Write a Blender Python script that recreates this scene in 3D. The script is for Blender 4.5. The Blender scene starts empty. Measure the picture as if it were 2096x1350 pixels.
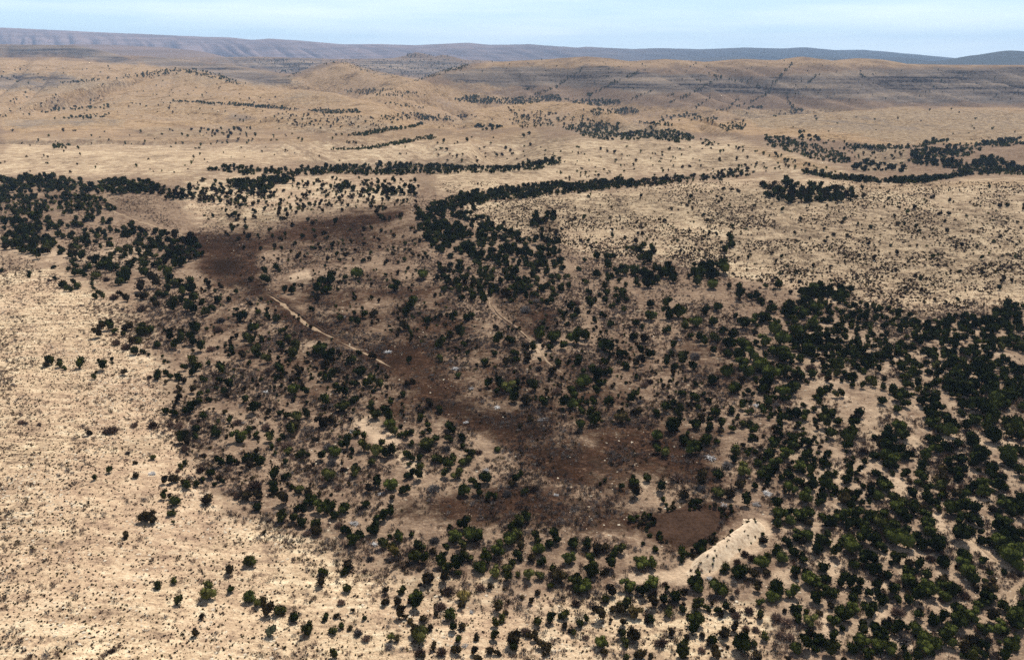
import bpy, bmesh, math, re
import numpy as np
from mathutils import Vector

# ------------------------------------------------------------------ camera, sky, sun, exposure
S = bpy.context.scene
W0, H0 = 2096.0, 1350.0            # the photograph's size: pixel measurements below are in these units
FPX = 1645.0                       # focal length in those pixels
PITCH = math.radians(18.4)         # the aircraft camera looks this far down
CAM_Z = 125.0
cam_d = bpy.data.cameras.new("camera")
cam = bpy.data.objects.new("camera", cam_d)
S.collection.objects.link(cam)
cam_d.sensor_fit = 'HORIZONTAL'
cam_d.sensor_width = 36.0
cam_d.lens = 36.0 * FPX / W0
cam_d.clip_start = 1.0
cam_d.clip_end = 90000.0
cam.location = (0, 0, CAM_Z)
cam.rotation_euler = (math.pi / 2 - PITCH, 0, 0)
S.camera = cam

SUN_EL, SUN_AZ = math.radians(57), math.radians(24)     # azimuth clockwise from +Y (ahead and to the right)
world = bpy.data.worlds.new("World")
S.world = world
world.use_nodes = True
wn, wl = world.node_tree.nodes, world.node_tree.links
wn.clear()
wo = wn.new('ShaderNodeOutputWorld')
bg = wn.new('ShaderNodeBackground')
bg.inputs['Strength'].default_value = 0.045
sky = wn.new('ShaderNodeTexSky')
sky.sky_type = 'NISHITA'
sky.sun_disc = False
sky.sun_elevation = SUN_EL
sky.sun_rotation = SUN_AZ
sky.altitude = 1500
sky.air_density = 1.0
sky.dust_density = 2.0
sky.ozone_density = 2.5
# thin wisps of high cloud
tc = wn.new('ShaderNodeTexCoord')
mp = wn.new('ShaderNodeMapping')
mp.inputs['Scale'].default_value = (2.2, 2.2, 26.0)
nz = wn.new('ShaderNodeTexNoise')
nz.inputs['Scale'].default_value = 1.6
nz.inputs['Detail'].default_value = 6
cr = wn.new('ShaderNodeValToRGB')
cr.color_ramp.elements[0].position = 0.40
cr.color_ramp.elements[0].color = (0, 0, 0, 1)
cr.color_ramp.elements[1].position = 0.75
cr.color_ramp.elements[1].color = (0.6, 0.6, 0.6, 1)
mx = wn.new('ShaderNodeMix')
mx.data_type = 'RGBA'
mx.inputs[7].default_value = (18.5, 19.6, 19.8, 1)
wl.new(tc.outputs['Generated'], mp.inputs['Vector'])
wl.new(mp.outputs['Vector'], nz.inputs['Vector'])
wl.new(nz.outputs['Fac'], cr.inputs['Fac'])
wl.new(cr.outputs['Color'], mx.inputs[0])
tint = wn.new('ShaderNodeMix')
tint.data_type = 'RGBA'
tint.blend_type = 'MULTIPLY'
tint.inputs[0].default_value = 1.0
tint.inputs[7].default_value = (0.93, 1.0, 1.06, 1)
wl.new(sky.outputs['Color'], tint.inputs[6])
# pale air low over the horizon
sx = wn.new('ShaderNodeSeparateXYZ')
wl.new(tc.outputs['Generated'], sx.inputs[0])
hr = wn.new('ShaderNodeValToRGB')
hr.color_ramp.interpolation = 'EASE'
hr.color_ramp.elements[0].position = 0.03
hr.color_ramp.elements[0].color = (0.8, 0.8, 0.8, 1)
hr.color_ramp.elements[1].position = 0.26
hr.color_ramp.elements[1].color = (0, 0, 0, 1)
wl.new(sx.outputs['Z'], hr.inputs['Fac'])
hz_ = wn.new('ShaderNodeMix')
hz_.data_type = 'RGBA'
hz_.inputs[7].default_value = (12.2, 16.0, 17.8, 1)
wl.new(hr.outputs['Color'], hz_.inputs[0])
wl.new(tint.outputs[2], hz_.inputs[6])
wl.new(hz_.outputs[2], mx.inputs[6])
wl.new(mx.outputs[2], bg.inputs['Color'])
wl.new(bg.outputs[0], wo.inputs['Surface'])

sun_d = bpy.data.lights.new("sun", 'SUN')
sun_d.energy = 5.0
sun_d.angle = math.radians(0.5)
sun_d.color = (1.0, 0.94, 0.85)
sun = bpy.data.objects.new("sun", sun_d)
S.collection.objects.link(sun)
sdir = Vector((math.sin(SUN_AZ) * math.cos(SUN_EL), math.cos(SUN_AZ) * math.cos(SUN_EL), math.sin(SUN_EL)))
sun.rotation_euler = sdir.to_track_quat('Z', 'Y').to_euler()
sun.location = (0, 0, 3000)

S.view_settings.view_transform = 'Standard'
S.view_settings.look = 'None'
S.view_settings.exposure = 0.70
S.view_settings.gamma = 1.0
S.view_settings.use_curve_mapping = False
S.cycles.max_bounces = 4
S.cycles.diffuse_bounces = 1
S.cycles.glossy_bounces = 1
S.cycles.transmission_bounces = 1
S.cycles.transparent_max_bounces = 4
S.cycles.volume_bounces = 0
S.cycles.use_denoising = False

rng = np.random.default_rng(7)
COL = S.collection

# ------------------------------------------------------------------ pixel <-> world
CP, SP = math.cos(PITCH), math.sin(PITCH)
def pix_dir(px, py):
    """(t, slope): the ray through a photo pixel runs along X = t*Y, Z = CAM_Z + slope*Y"""
    cx = (np.asarray(px, float) - W0 / 2) / FPX
    cy = (H0 / 2 - np.asarray(py, float)) / FPX
    fy = CP + SP * cy
    return cx / fy, (CP * cy - SP) / fy
def world_pt(px, py, Y):
    t, s = pix_dir(px, py)
    return t * Y, np.asarray(Y, float), CAM_Z + s * Y
def to_pix(x, y, z):
    dz = z - CAM_Z
    depth = y * CP - dz * SP
    up = y * SP + dz * CP
    return W0 / 2 + FPX * x / depth, H0 / 2 - FPX * up / depth

# ------------------------------------------------------------------ numpy noise
def _hash(ix, iy, seed):
    h = (ix.astype(np.int64) * 374761393 + iy.astype(np.int64) * 668265263 + seed * 1442695041) & 0xffffffff
    h = ((h ^ (h >> 13)) * 1274126177) & 0xffffffff
    h = ((h ^ (h >> 16)) * 2246822519) & 0xffffffff
    return ((h ^ (h >> 15)) & 0xffffff) / float(0xffffff)
def vnoise(x, y, seed=0):
    x, y = np.broadcast_arrays(np.asarray(x, float), np.asarray(y, float))
    ix, iy = np.floor(x), np.floor(y)
    fx, fy = x - ix, y - iy
    fx = fx * fx * (3 - 2 * fx); fy = fy * fy * (3 - 2 * fy)
    a, b = _hash(ix, iy, seed), _hash(ix + 1, iy, seed)
    c, d = _hash(ix, iy + 1, seed), _hash(ix + 1, iy + 1, seed)
    return ((a + (b - a) * fx) * (1 - fy) + (c + (d - c) * fx) * fy) * 2 - 1
def fbm(x, y, seed=0, octv=4):
    s, a, f = 0.0, 1.0, 1.0
    for o in range(octv):
        s = s + a * vnoise(x * f + 17.3 * o, y * f - 9.1 * o, seed + o)
        a *= 0.5; f *= 2.03
    return s / 1.9
def sstep(a, b, x):
    u = np.clip((x - a) / (b - a), 0, 1)
    return u * u * (3 - 2 * u)
def smax(a, b, k):
    h = np.clip(0.5 + 0.5 * (a - b) / k, 0, 1)
    return b + (a - b) * h + k * h * (1 - h)

# ------------------------------------------------------------------ relief: hills by their crest lines (photo x, photo y, metres away)
# front = metres from crest down to the foot on our side, back = behind, k = rounding of the foot, shape = 1 dome .. 2 straight, rough
HILLS = [
 # near: the stony hill on the right and the low swell on the left
 dict(c=[(880,414,690),(980,410,720),(1140,396,760),(1280,385,785),(1400,376,800),(1540,364,820),(1650,360,830),(1750,370,815),(1880,374,810),(2096,362,830),(2500,356,850)], front=300, back=75, k=5, shape=1.25, rough=0.8),
 dict(c=[(250,380,760),(430,348,850),(520,355,860),(650,354,860),(800,355,860),(950,352,880),(1080,347,930),(1150,330,1010),(1200,322,1060)], front=190, back=80, k=4, shape=1.3, rough=0.7),
 dict(c=[(-300,300,1150),(0,310,1120),(200,318,1080),(400,330,1000),(520,338,960)], front=260, back=300, k=6, shape=1.2, rough=1),
 dict(c=[(1100,300,1180),(1200,290,1220),(1280,286,1240),(1420,289,1250),(1500,291,1220),(1560,298,1180),(1650,320,1090),(1720,340,1000),(1800,364,900)], front=300, back=130, k=6, shape=1.2, rough=1),
 dict(c=[(840,285,1420),(960,264,1540),(1060,257,1600),(1130,261,1560),(1200,280,1440),(1250,300,1300)], front=330, back=140, k=6, shape=1.2, rough=1),
 dict(c=[(640,306,1120),(690,305,1170),(780,297,1210),(890,283,1290),(960,290,1240)], front=150, back=70, k=4, shape=1.2, rough=1),
 dict(c=[(600,282,1360),(700,274,1430),(760,267,1480),(860,257,1560),(930,262,1520)], front=180, back=80, k=4, shape=1.2, rough=1),
 dict(c=[(320,222,2280),(420,216,2330),(560,224,2250),(620,232,2120),(735,231,2130),(800,240,2020)], front=260, back=120, k=5, shape=1.2, rough=2),
 dict(c=[(430,215,2450),(480,202,2600),(530,191,2750),(600,183,2850),(680,190,2760),(740,208,2550),(800,226,2300)], front=500, back=300, k=10, shape=1.2, rough=2),
 dict(c=[(970,225,2350),(1060,213,2500),(1130,208,2560),(1200,214,2480),(1260,230,2250)], front=300, back=200, k=6, shape=1.1, rough=2),
 dict(c=[(1340,254,1800),(1400,241,1950),(1440,240,1960),(1480,254,1820),(1520,275,1600)], front=220, back=150, k=5, shape=1.1, rough=2),
 dict(c=[(1560,300,1350),(1620,276,1560),(1680,268,1640),(1740,282,1560),(1800,300,1400)], front=160, back=200, k=5, shape=1.2, rough=1),
 dict(c=[(1480,255,2000),(1600,238,2300),(1750,228,2500),(1880,217,2700),(2096,222,2650),(2500,230,2600)], front=800, back=220, k=10, shape=1.2, rough=2),
 dict(c=[(1880,320,1200),(1960,305,1300),(2040,312,1280),(2120,300,1300)], front=150, back=160, k=5, shape=1.2, rough=1),
 # far: left slopes, cone hill, plateau, the long ridge on the right
 dict(c=[(200,176,3000),(260,160,3300),(330,143,3600),(375,138,3700),(430,150,3500),(500,172,3000),(540,190,2800)], front=900, back=400, k=15, shape=1.3, rough=6, gully=0.12),
 dict(c=[(-300,117,4600),(0,118,4600),(110,117,4600),(190,123,4500),(300,136,4200),(420,150,3800),(520,168,3400)], front=1900, back=700, k=30, shape=1.5, rough=12, gully=0.12),
 dict(c=[(200,112,5600),(300,115,5500),(400,125,5200),(500,138,4800),(590,153,4300)], front=1300, back=600, k=20, shape=1.4, rough=9, gully=0.12),
 dict(c=[(-300,92,6400),(0,91,6400),(100,92,6400),(150,93,6350),(200,102,6200),(240,112,6000),(270,124,5700)], front=800, back=500, k=20, shape=1.6, rough=16, gully=0.25, terr=26),
 dict(c=[(150,90,9500),(230,92,9500),(330,97,9500),(400,104,9300),(450,115,9000),(470,120,8800)], front=1500, back=900, k=20, shape=1.5, rough=15),
 dict(c=[(520,172,3600),(600,151,3850),(640,139,3980),(665,130,4020),(690,126,4050),(715,130,4020),(740,139,3950),(790,150,3800),(860,166,3500)], front=900, back=600, k=12, shape=1.7, rough=5, gully=0.12),
 dict(c=[(340,118,7600),(520,116,7600),(680,121,7500),(800,120,7400),(900,120,7300),(1000,124,7000),(1060,130,6700)], front=2300, back=900, k=25, shape=1.4, rough=14, gully=0.25),
 dict(c=[(790,122,7550),(825,115,7560),(850,107,7600),(868,110,7600),(890,116,7560),(905,112,7560),(925,116,7540),(950,122,7500)], front=420, back=420, k=10, shape=2.0, rough=8),
 dict(c=[(800,182,2900),(850,165,3200),(900,147,3500),(960,131,3750),(1050,125,3850),(1120,122,3850),(1200,116,3850),(1250,120,3850),(1290,126,3850),(1360,121,3850),(1440,127,3850),(1520,121,3850),(1590,123,3800),(1640,116,3750),(1700,126,3850),(1760,120,3800),(1800,122,3750),(1850,131,3750),(1960,133,3700),(2096,134,3600),(2500,136,3500)], front=1250, back=900, k=25, shape=1.35, rough=9, gully=0.36, terr=15),
 dict(c=[(-400,48,17000),(0,57,17000),(200,66,17000),(420,76,17000),(470,77,17000),(520,82,17000),(560,80,17000),(610,83,17000),(700,91,17000),(780,91,17000),(850,93,17000),(960,88,17000),(1000,92,17000),(1080,91,17000),(1120,94,17000),(1180,98,17000),(1200,96,17000),(1290,101,17000),(1340,99,17000),(1430,101,17000),(1520,98,17000),(1600,100,17000),(1640,97,17000),(1700,103,17000),(1760,102,17000),(1850,110,17000),(1950,121,17000),(2060,124,17000),(2500,128,17000)], front=6000, back=2500, k=60, shape=1.7, rough=22, gully=0.22),
 dict(c=[(1350,130,13000),(1430,120,13000),(1500,116,13000),(1580,122,13000),(1680,116,13000),(1740,124,13000),(1830,118,12500),(1900,127,12000)], front=3000, back=1500, k=40, shape=1.6, rough=30),
 dict(c=[(1820,133,10500),(1900,128,10500),(1955,122,10500),(2000,113,10500),(2030,109,10500),(2065,103,10500),(2096,106,10500),(2180,112,10500),(2500,125,10500)], front=2500, back=1500, k=40, shape=1.6, rough=22),
]
for h in HILLS:
    P = np.array(h['c'], float)
    X, Y, Z = world_pt(P[:, 0], P[:, 1], P[:, 2])
    o = np.argsort(X)
    h['X'], h['Y'], h['Z'] = X[o], Y[o], Z[o]

def relief(x, y):
    d = np.sqrt(x * x + y * y)
    z = 0.5 * fbm(x / 45, y / 45, 3, 3) * sstep(150, 400, d) + 0.25 * fbm(x / 14, y / 14, 5, 2)
    z = z + (3.5 + 4.5 * sstep(1100, 1900, d)) * fbm(x / 240, y / 240, 11, 4) * sstep(800, 1600, d) - 3.0 * (1 - np.abs(vnoise(x / 150 + 0.3 * vnoise(x / 60, y / 60, 28), y / 210, 27))) ** 4 * sstep(700, 1100, d) * sstep(6000, 3500, d) + 20 * fbm(x / 900, y / 900, 21, 4) * sstep(2600, 6000, d)
    z = z + 1.6 * (1 - np.abs(vnoise(x / 70 + y / 160, y / 130, 25))) * sstep(900, 1800, d) * sstep(7000, 4000, d)
    zb = -18.0 * sstep(700, 1400, y) - 90.0 * sstep(1400, 3600, y)
    z = z + zb
    z = z - 3.0 * sstep(500, 1200, y) * sstep(0.18, 0.45, x / np.maximum(y, 1))
    # the bare slope at lower left climbs gently away from the valley
    z = z + 6.0 * sstep(0.0, 1.0, (-x / np.maximum(y, 1) - 0.22) / 0.5) * sstep(520, 380, y)
    for i, h in enumerate(HILLS):
        Yc = np.interp(x, h['X'], h['Y'])
        zc = np.interp(x, h['X'], h['Z'])
        span = h['X'][-1] - h['X'][0]
        m = 0.16 * span
        we = sstep(h['X'][0] - m, h['X'][0] + 0.02 * span, x) * sstep(h['X'][-1] + m, h['X'][-1] - 0.02 * span, x)
        r = h['rough']
        u = (y - Yc)
        fr = h['front'] * (1 + 0.18 * vnoise(x / (h['front'] * 0.7), 3.3 + 0 * x, 60 + i))
        uf = np.clip(1 + u / fr, 0, 1)
        if h.get('gully'):
            q = (x + 0.55 * u) / 230.0
            g = 1 - np.abs(vnoise(q, 0.2 * u / 400.0, 90 + i))
            g = g * g + 0.35 * (1 - np.abs(vnoise(q * 2.7, 0.2 * u / 300.0, 95 + i)))
            uf = np.clip(uf - h['gully'] * g * uf * (1 - uf) * 3.2, 0, 1)
        sh = h['shape']
        pf = (1 - (1 - uf) ** 2) * (2 - sh) + sstep(0, 1, uf) * (sh - 1)
        ub = np.clip(1 - u / h['back'], 0, 1)
        pb = 1 - (1 - ub) ** 2
        prof = np.where(u < 0, pf, pb) * we
        edge = np.clip(np.abs(u) / (0.25 * h['front']), 0, 1)
        hz = zb + (zc - zb) * prof + r * fbm(x / (22 * r + 40), y / (30 * r + 60), 30 + i, 4) * prof * (0.25 + 0.75 * edge)
        if h.get('terr'):
            st = h['terr']
            q = (hz + 0.35 * st * fbm(x / 260, y / 900, 140 + i, 3)) / st
            fq = q - np.floor(q)
            tz = hz + st * (sstep(0.55, 1.0, fq) - fq)
            wq = sstep(0.30, 0.5, prof) * sstep(0.90, 0.74, prof) * (0.35 + 0.65 * sstep(-0.35, 0.25, fbm(x / 420, y / 1500, 150 + i, 2)))
            hz = hz + (tz - hz) * wq
        hz = np.where(prof <= 0, -160.0, hz - 2.0 * (1 - prof))
        z = smax(z, hz, h['k'])
    return z

# ------------------------------------------------------------------ terrain grid (fan shaped: fine near the camera, coarse far away)
NY, NT = 1250, 1000
gY = 62.0 * (26000.0 / 62.0) ** (np.arange(NY) / (NY - 1))
gT = np.sign(np.linspace(-1, 1, NT)) * np.abs(np.linspace(-1, 1, NT)) * 1.0
GX = gT[None, :] * gY[:, None]
GY = np.repeat(gY[:, None], NT, 1)
GZ = relief(GX, GY)

def ground_z(x, y):
    x, y = np.asarray(x, float), np.asarray(y, float)
    fi = np.clip(np.log(np.maximum(y, 62.0) / 62.0) / math.log(26000.0 / 62.0) * (NY - 1), 0, NY - 1.001)
    fj = np.clip((x / y + 1) / 2 * (NT - 1), 0, NT - 1.001)
    i, j = fi.astype(int), fj.astype(int)
    a = (y - gY[i]) / (gY[i + 1] - gY[i]); b = fj - j
    return (GZ[i, j] * (1 - b) + GZ[i, j + 1] * b) * (1 - a) + (GZ[i + 1, j] * (1 - b) + GZ[i + 1, j + 1] * b) * a

def hit(px, py, lift=0.0):
    """where the ray through each photo pixel first meets the ground (raised by lift)"""
    t, s = pix_dir(px, py)
    t, s = np.atleast_1d(t), np.atleast_1d(s)
    fj = np.clip((t + 1) / 2 * (NT - 1), 0, NT - 1.001)
    j = fj.astype(int); b = fj - j
    X, Y, Z, ok = [np.zeros(len(t)) for _ in range(4)]
    for a0 in range(0, len(t), 2000):
        sl = slice(a0, a0 + 2000)
        zz = GZ[:, j[sl]] * (1 - b[sl]) + GZ[:, j[sl] + 1] * b[sl] + lift
        ray = CAM_Z + s[sl][None, :] * gY[:, None]
        below = ray <= zz
        k = np.argmax(below, 0)
        good = below.any(0) & (k > 0)
        k = np.clip(k, 1, NY - 1)
        ar = np.arange(zz.shape[1])
        d0 = ray[k - 1, ar] - zz[k - 1, ar]; d1 = ray[k, ar] - zz[k, ar]
        f = np.where(np.abs(d0 - d1) > 1e-9, d0 / (d0 - d1), 0)
        y = gY[k - 1] + f * (gY[k] - gY[k - 1])
        X[sl], Y[sl], ok[sl] = t[sl] * y, y, good
        Z[sl] = zz[k, ar] * f + zz[k - 1, ar] * (1 - f) - lift
    return X, Y, Z, ok > 0

# ------------------------------------------------------------------ ground cover maps traced on the photograph (quarter size), carried over to the ground
MS = 4
MW, MH = int(W0 / MS), int(H0 / MS) + 1
mgx, mgy = np.meshgrid((np.arange(MW) + 0.5) * MS, (np.arange(MH) + 0.5) * MS)
def in_poly(px, py, poly):
    r = np.zeros(np.shape(px), bool)
    n = len(poly)
    for i in range(n):
        x0, y0 = poly[i]; x1, y1 = poly[(i + 1) % n]
        if y0 == y1: continue
        c = ((y0 > py) != (y1 > py)) & (px < (x1 - x0) * (py - y0) / (y1 - y0) + x0)
        r ^= c
    return r
def blur(a, n):
    for _ in range(2):
        for ax in (0, 1):
            p = np.pad(a, [(n, n) if q == ax else (0, 0) for q in (0, 1)], mode='edge')
            c = np.cumsum(p, ax)
            c = np.insert(c, 0, 0, ax)
            a = (np.take(c, np.arange(2 * n + 1, c.shape[ax]), ax) - np.take(c, np.arange(0, c.shape[ax] - 2 * n - 1), ax)) / (2 * n + 1)
    return a
def paint(polys, warp=8):
    m = np.zeros((MH, MW))
    for v, soft, poly in polys:
        wx = mgx + warp * fbm(mgx / 60, mgy / 30, 201, 4) * 2.0
        wy = mgy + warp * 0.5 * fbm(mgx / 60, mgy / 30, 211, 4) * 2.0
        q = in_poly(wx, wy, poly).astype(float) * v
        if soft: q = blur(q, soft)
        m = np.maximum(m, q)
    return m
BROWN = paint([
 (1.0,3,[(375,475),(470,470),(540,470),(610,455),(720,430),(830,415),(860,440),(760,475),(660,500),(560,500),(520,525),(545,590),(530,615),(450,590),(415,560),(385,510)]),
 (0.95,3,[(500,590),(560,598),(700,676),(800,715),(770,738),(660,705),(560,655)]),
 (1.0,1,[(418,540),(440,528),(490,530),(505,545),(480,560),(440,555)]),
 (0.85,3,[(520,590),(600,640),(690,680),(780,700),(880,690),(910,740),(960,800),(1060,840),(1150,880),(1240,915),(1310,960),(1330,1010),(1270,1030),(1180,1000),(1080,960),(1000,900),(900,850),(820,800),(760,750),(680,712),(600,672)]),
 (0.8,4,[(770,1030),(900,1000),(1060,990),(1200,1010),(1320,1040),(1320,1085),(1230,1095),(1060,1075),(880,1070),(780,1065)]),
 (1.0,4,[(1290,1070),(1310,1040),(1420,1020),(1500,1030),(1510,1060),(1450,1120),(1385,1150),(1320,1110)]),
 (0.9,1,[(1310,1070),(1350,1048),(1430,1040),(1485,1048),(1500,1060),(1470,1095),(1425,1122),(1385,1128),(1345,1100)]),
 (0.7,3,[(995,600),(1080,590),(1150,640),(1130,700),(1060,690)]),
 (0.65,6,[(540,560),(900,560),(1000,700),(1300,760),(1480,880),(1500,1030),(1300,1010),(1000,860),(800,760),(620,690)]),
 (0.9,4,[(1180,880),(1330,870),(1450,930),(1490,1010),(1340,1000),(1240,960)]),
 (0.6,4,[(830,580),(900,560),(960,600),(900,650),(840,640)]),
 (0.55,2,[(60,392),(330,408),(340,440),(200,430),(60,415)]),
 (0.5,2,[(250,375),(480,378),(480,388),(260,390)]),
 (0.55,3,[(1400,690),(1520,700),(1530,810),(1420,820),(1350,760)]),
 (0.5,5,[(430,560),(560,600),(700,700),(880,800),(860,900),(700,860),(560,820),(430,700)]),
 (0.5,3,[(1080,440),(1140,440),(1150,520),(1090,500)]),
 (0.4,3,[(1230,690),(1330,680),(1340,800),(1260,900),(1160,860)]),
 (0.5,4,[(400,430),(860,430),(860,540),(600,545),(480,500)]),
 (0.5,3,[(2010,1150),(2096,1160),(2096,1230),(2020,1200)]),
 (0.4,3,[(820,1180),(960,1190),(930,1240),(820,1220)]),
])
ROCK = paint([
 (1.0,10,[(0,548),(130,575),(230,640),(290,740),(340,860),(380,940),(420,1060),(640,1120),(740,1180),(900,1230),(1080,1250),(1200,1290),(1290,1350),(0,1350)]),
 (0.9,4,[(930,425),(1150,400),(1400,380),(1540,368),(1880,378),(2096,366),(2096,620),(1850,640),(1600,585),(1500,560),(1350,520),(1200,520),(1120,490),(1000,460)]),
 (0.75,4,[(1100,296),(1300,288),(1500,292),(1700,340),(1780,362),(1640,360),(1540,345),(1400,355),(1150,372),(900,400),(880,350),(1080,345)]),
 (0.6,4,[(0,285),(430,300),(900,290),(1100,300),(1080,335),(430,336),(380,360),(0,358)]),
 (0.6,4,[(380,360),(860,362),(850,410),(640,430),(500,470),(380,450)]),
 (0.6,4,[(1020,1210),(1300,1220),(1560,1240),(1600,1350),(1250,1350)]),
 (0.55,4,[(780,1180),(1020,1180),(1100,1350),(760,1350)]),
], 14)
GOLD = paint([
 (1.0,1,[(0,120),(300,130),(600,160),(700,128),(860,165),(1000,195),(1200,210),(1500,225),(2096,220),(2096,290),(1850,300),(1600,280),(1450,270),(1100,262),(700,268),(430,260),(0,270)]),
 (0.6,1,[(900,160),(1000,120),(2096,118),(2096,140),(1700,140),(1200,140),(1000,190)]),
 (0.5,1,[(0,262),(430,255),(1100,262),(1100,300),(400,300),(0,290)]),
 (0.7,1,[(1500,292),(1560,300),(1760,355),(1660,358),(1600,340)]),
 (0.6,1,[(1700,375),(2096,366),(2096,385),(1760,392)]),
],4)
GREY = paint([
 (0.9,1,[(870,160),(960,140),(1100,138),(1250,138),(1350,150),(1450,155),(1600,158),(1760,142),(2096,136),(2096,212),(1850,212),(1640,200),(1580,196),(1420,190),(1330,190),(1180,178),(1080,176),(960,170)]),
 (0.8,1,[(0,92),(180,92),(262,118),(300,135),(230,132),(120,112),(0,112)]),
 (0.7,1,[(260,112),(430,125),(600,155),(590,178),(480,172),(420,150),(300,135)]),
 (0.6,1,[(0,150),(120,150),(180,165),(100,185),(0,182)]),
 (0.9,2,[(340,117),(680,121),(900,120),(1000,124),(960,136),(870,160),(800,152),(750,141),(715,129),(690,126),(665,129),(640,138),(600,152),(560,146),(420,126)]),
 (0.5,1,[(0,245),(230,240),(250,256),(0,262)]),
 (0.5,2,[(500,225),(560,255),(430,258),(250,285),(250,280),(420,250)]),
 (0.35,1,[(1580,235),(1850,238),(2000,260),(1800,275),(1650,265)]),
], 4)
SAND = paint([
 (1.0,1,[(600,560),(640,548),(645,578),(610,590),(595,580)]),
 (0.9,1,[(1200,935),(1225,935),(1330,985),(1330,1002),(1270,1000),(1230,985),(1190,990),(1180,980),(1225,975)]),
 (1.0,2,[(1380,1165),(1420,1140),(1560,1060),(1585,1090),(1560,1130),(1500,1150),(1430,1190),(1400,1200),(1280,1195),(1230,1190),(1300,1172)]),
 (0.9,2,[(1960,1090),(2000,1100),(2096,1155),(2096,1175),(2010,1150),(1970,1120)]),
 (0.9,2,[(2050,1190),(2096,1210),(2096,1270),(2060,1270),(2060,1230)]),
 (0.8,2,[(640,640),(690,630),(700,655),(660,660)]),
 (0.8,2,[(610,700),(660,690),(640,720),(600,725)]),
 (0.8,2,[(690,870),(790,830),(810,870),(820,910),(880,960),(860,990),(820,950),(760,900)]),
 (0.7,2,[(1080,690),(1130,700),(1120,740),(1080,735)]),
 (0.45,3,[(1640,640),(2096,640),(2096,1350),(1640,1350),(1560,1200),(1600,1000)]),
 (0.95,1,[(1850,905),(1868,885),(1895,910),(1890,935),(1870,940),(1855,925)]),
 (0.95,1,[(1900,890),(1940,890),(1990,875),(2005,868),(2015,900),(2020,915),(2000,915),(1960,905),(1920,905)]),
 (0.95,1,[(1815,965),(1850,980),(1870,1010),(1840,1015),(1825,1000)]),
 (0.95,1,[(1900,1040),(1930,1050),(1935,1085),(1905,1080),(1880,1055)]),
 (0.95,1,[(1706,950),(1735,955),(1730,990),(1712,1000)]),
 (0.95,1,[(1676,1245),(1700,1250),(1695,1300),(1680,1310)]),
 (0.95,1,[(1755,1220),(1800,1210),(1820,1270),(1790,1275)]),
 (0.95,1,[(1830,1290),(1865,1300),(1885,1350),(1850,1350)]),
 (0.95,1,[(1690,1160),(1730,1140),(1730,1165),(1700,1185)]),
 (0.95,1,[(1755,1225),(1800,1180),(1815,1195),(1790,1225)]),
 (0.6,3,[(0,500),(300,500),(330,550),(130,545),(0,530)]),
], 6)

KHAKI = paint([  # khaki ground tones; darker patches also paint in hill shading the relief lacks
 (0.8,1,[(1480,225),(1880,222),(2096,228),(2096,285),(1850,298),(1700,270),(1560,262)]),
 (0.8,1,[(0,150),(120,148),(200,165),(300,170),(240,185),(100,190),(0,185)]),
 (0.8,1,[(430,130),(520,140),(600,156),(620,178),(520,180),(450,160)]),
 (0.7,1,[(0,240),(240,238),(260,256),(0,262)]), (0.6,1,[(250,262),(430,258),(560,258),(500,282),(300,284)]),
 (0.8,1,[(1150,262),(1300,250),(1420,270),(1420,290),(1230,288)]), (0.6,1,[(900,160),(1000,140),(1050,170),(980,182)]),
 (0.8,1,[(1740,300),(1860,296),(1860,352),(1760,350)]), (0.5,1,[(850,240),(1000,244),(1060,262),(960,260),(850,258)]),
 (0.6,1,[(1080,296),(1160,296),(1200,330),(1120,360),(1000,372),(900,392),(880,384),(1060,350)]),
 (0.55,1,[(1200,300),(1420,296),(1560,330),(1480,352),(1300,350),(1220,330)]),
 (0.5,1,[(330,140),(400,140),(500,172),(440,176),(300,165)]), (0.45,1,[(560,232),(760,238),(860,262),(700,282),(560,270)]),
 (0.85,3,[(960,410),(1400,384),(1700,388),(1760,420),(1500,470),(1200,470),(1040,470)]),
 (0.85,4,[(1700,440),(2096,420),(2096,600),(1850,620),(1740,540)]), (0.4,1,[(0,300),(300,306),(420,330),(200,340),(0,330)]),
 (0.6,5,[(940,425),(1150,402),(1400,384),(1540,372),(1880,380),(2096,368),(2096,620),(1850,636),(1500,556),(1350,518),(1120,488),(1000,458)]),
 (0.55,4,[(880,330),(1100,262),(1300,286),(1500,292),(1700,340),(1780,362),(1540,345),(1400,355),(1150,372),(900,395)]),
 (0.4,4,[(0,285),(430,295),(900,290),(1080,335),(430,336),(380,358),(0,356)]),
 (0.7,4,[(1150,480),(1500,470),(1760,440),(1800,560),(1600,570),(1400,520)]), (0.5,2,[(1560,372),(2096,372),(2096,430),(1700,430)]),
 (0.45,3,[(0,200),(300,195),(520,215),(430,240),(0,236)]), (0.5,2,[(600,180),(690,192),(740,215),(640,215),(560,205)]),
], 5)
CHAR = paint([(1.0,2,[(424,542),(440,528),(470,526),(500,534),(505,548),(480,560),(440,556)]),
 (0.7,3,[(395,485),(470,480),(530,490),(470,515),(420,505)]), (0.6,2,[(455,570),(540,585),(545,605),(480,600)]),
 (0.6,3,[(760,705),(840,705),(870,740),(800,745)]), (0.7,4,[(900,800),(980,815),(1060,850),(1120,885),(1090,905),(1000,870),(920,840)]),
 (0.6,4,[(1080,905),(1160,900),(1200,940),(1150,960)]), (0.6,3,[(1230,1010),(1330,1010),(1325,1035),(1260,1040)]),
 (0.4,3,[(800,1030),(1000,1035),(1000,1060),(820,1058)]), (0.5,3,[(640,465),(760,435),(760,460),(660,490)])])
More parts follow.
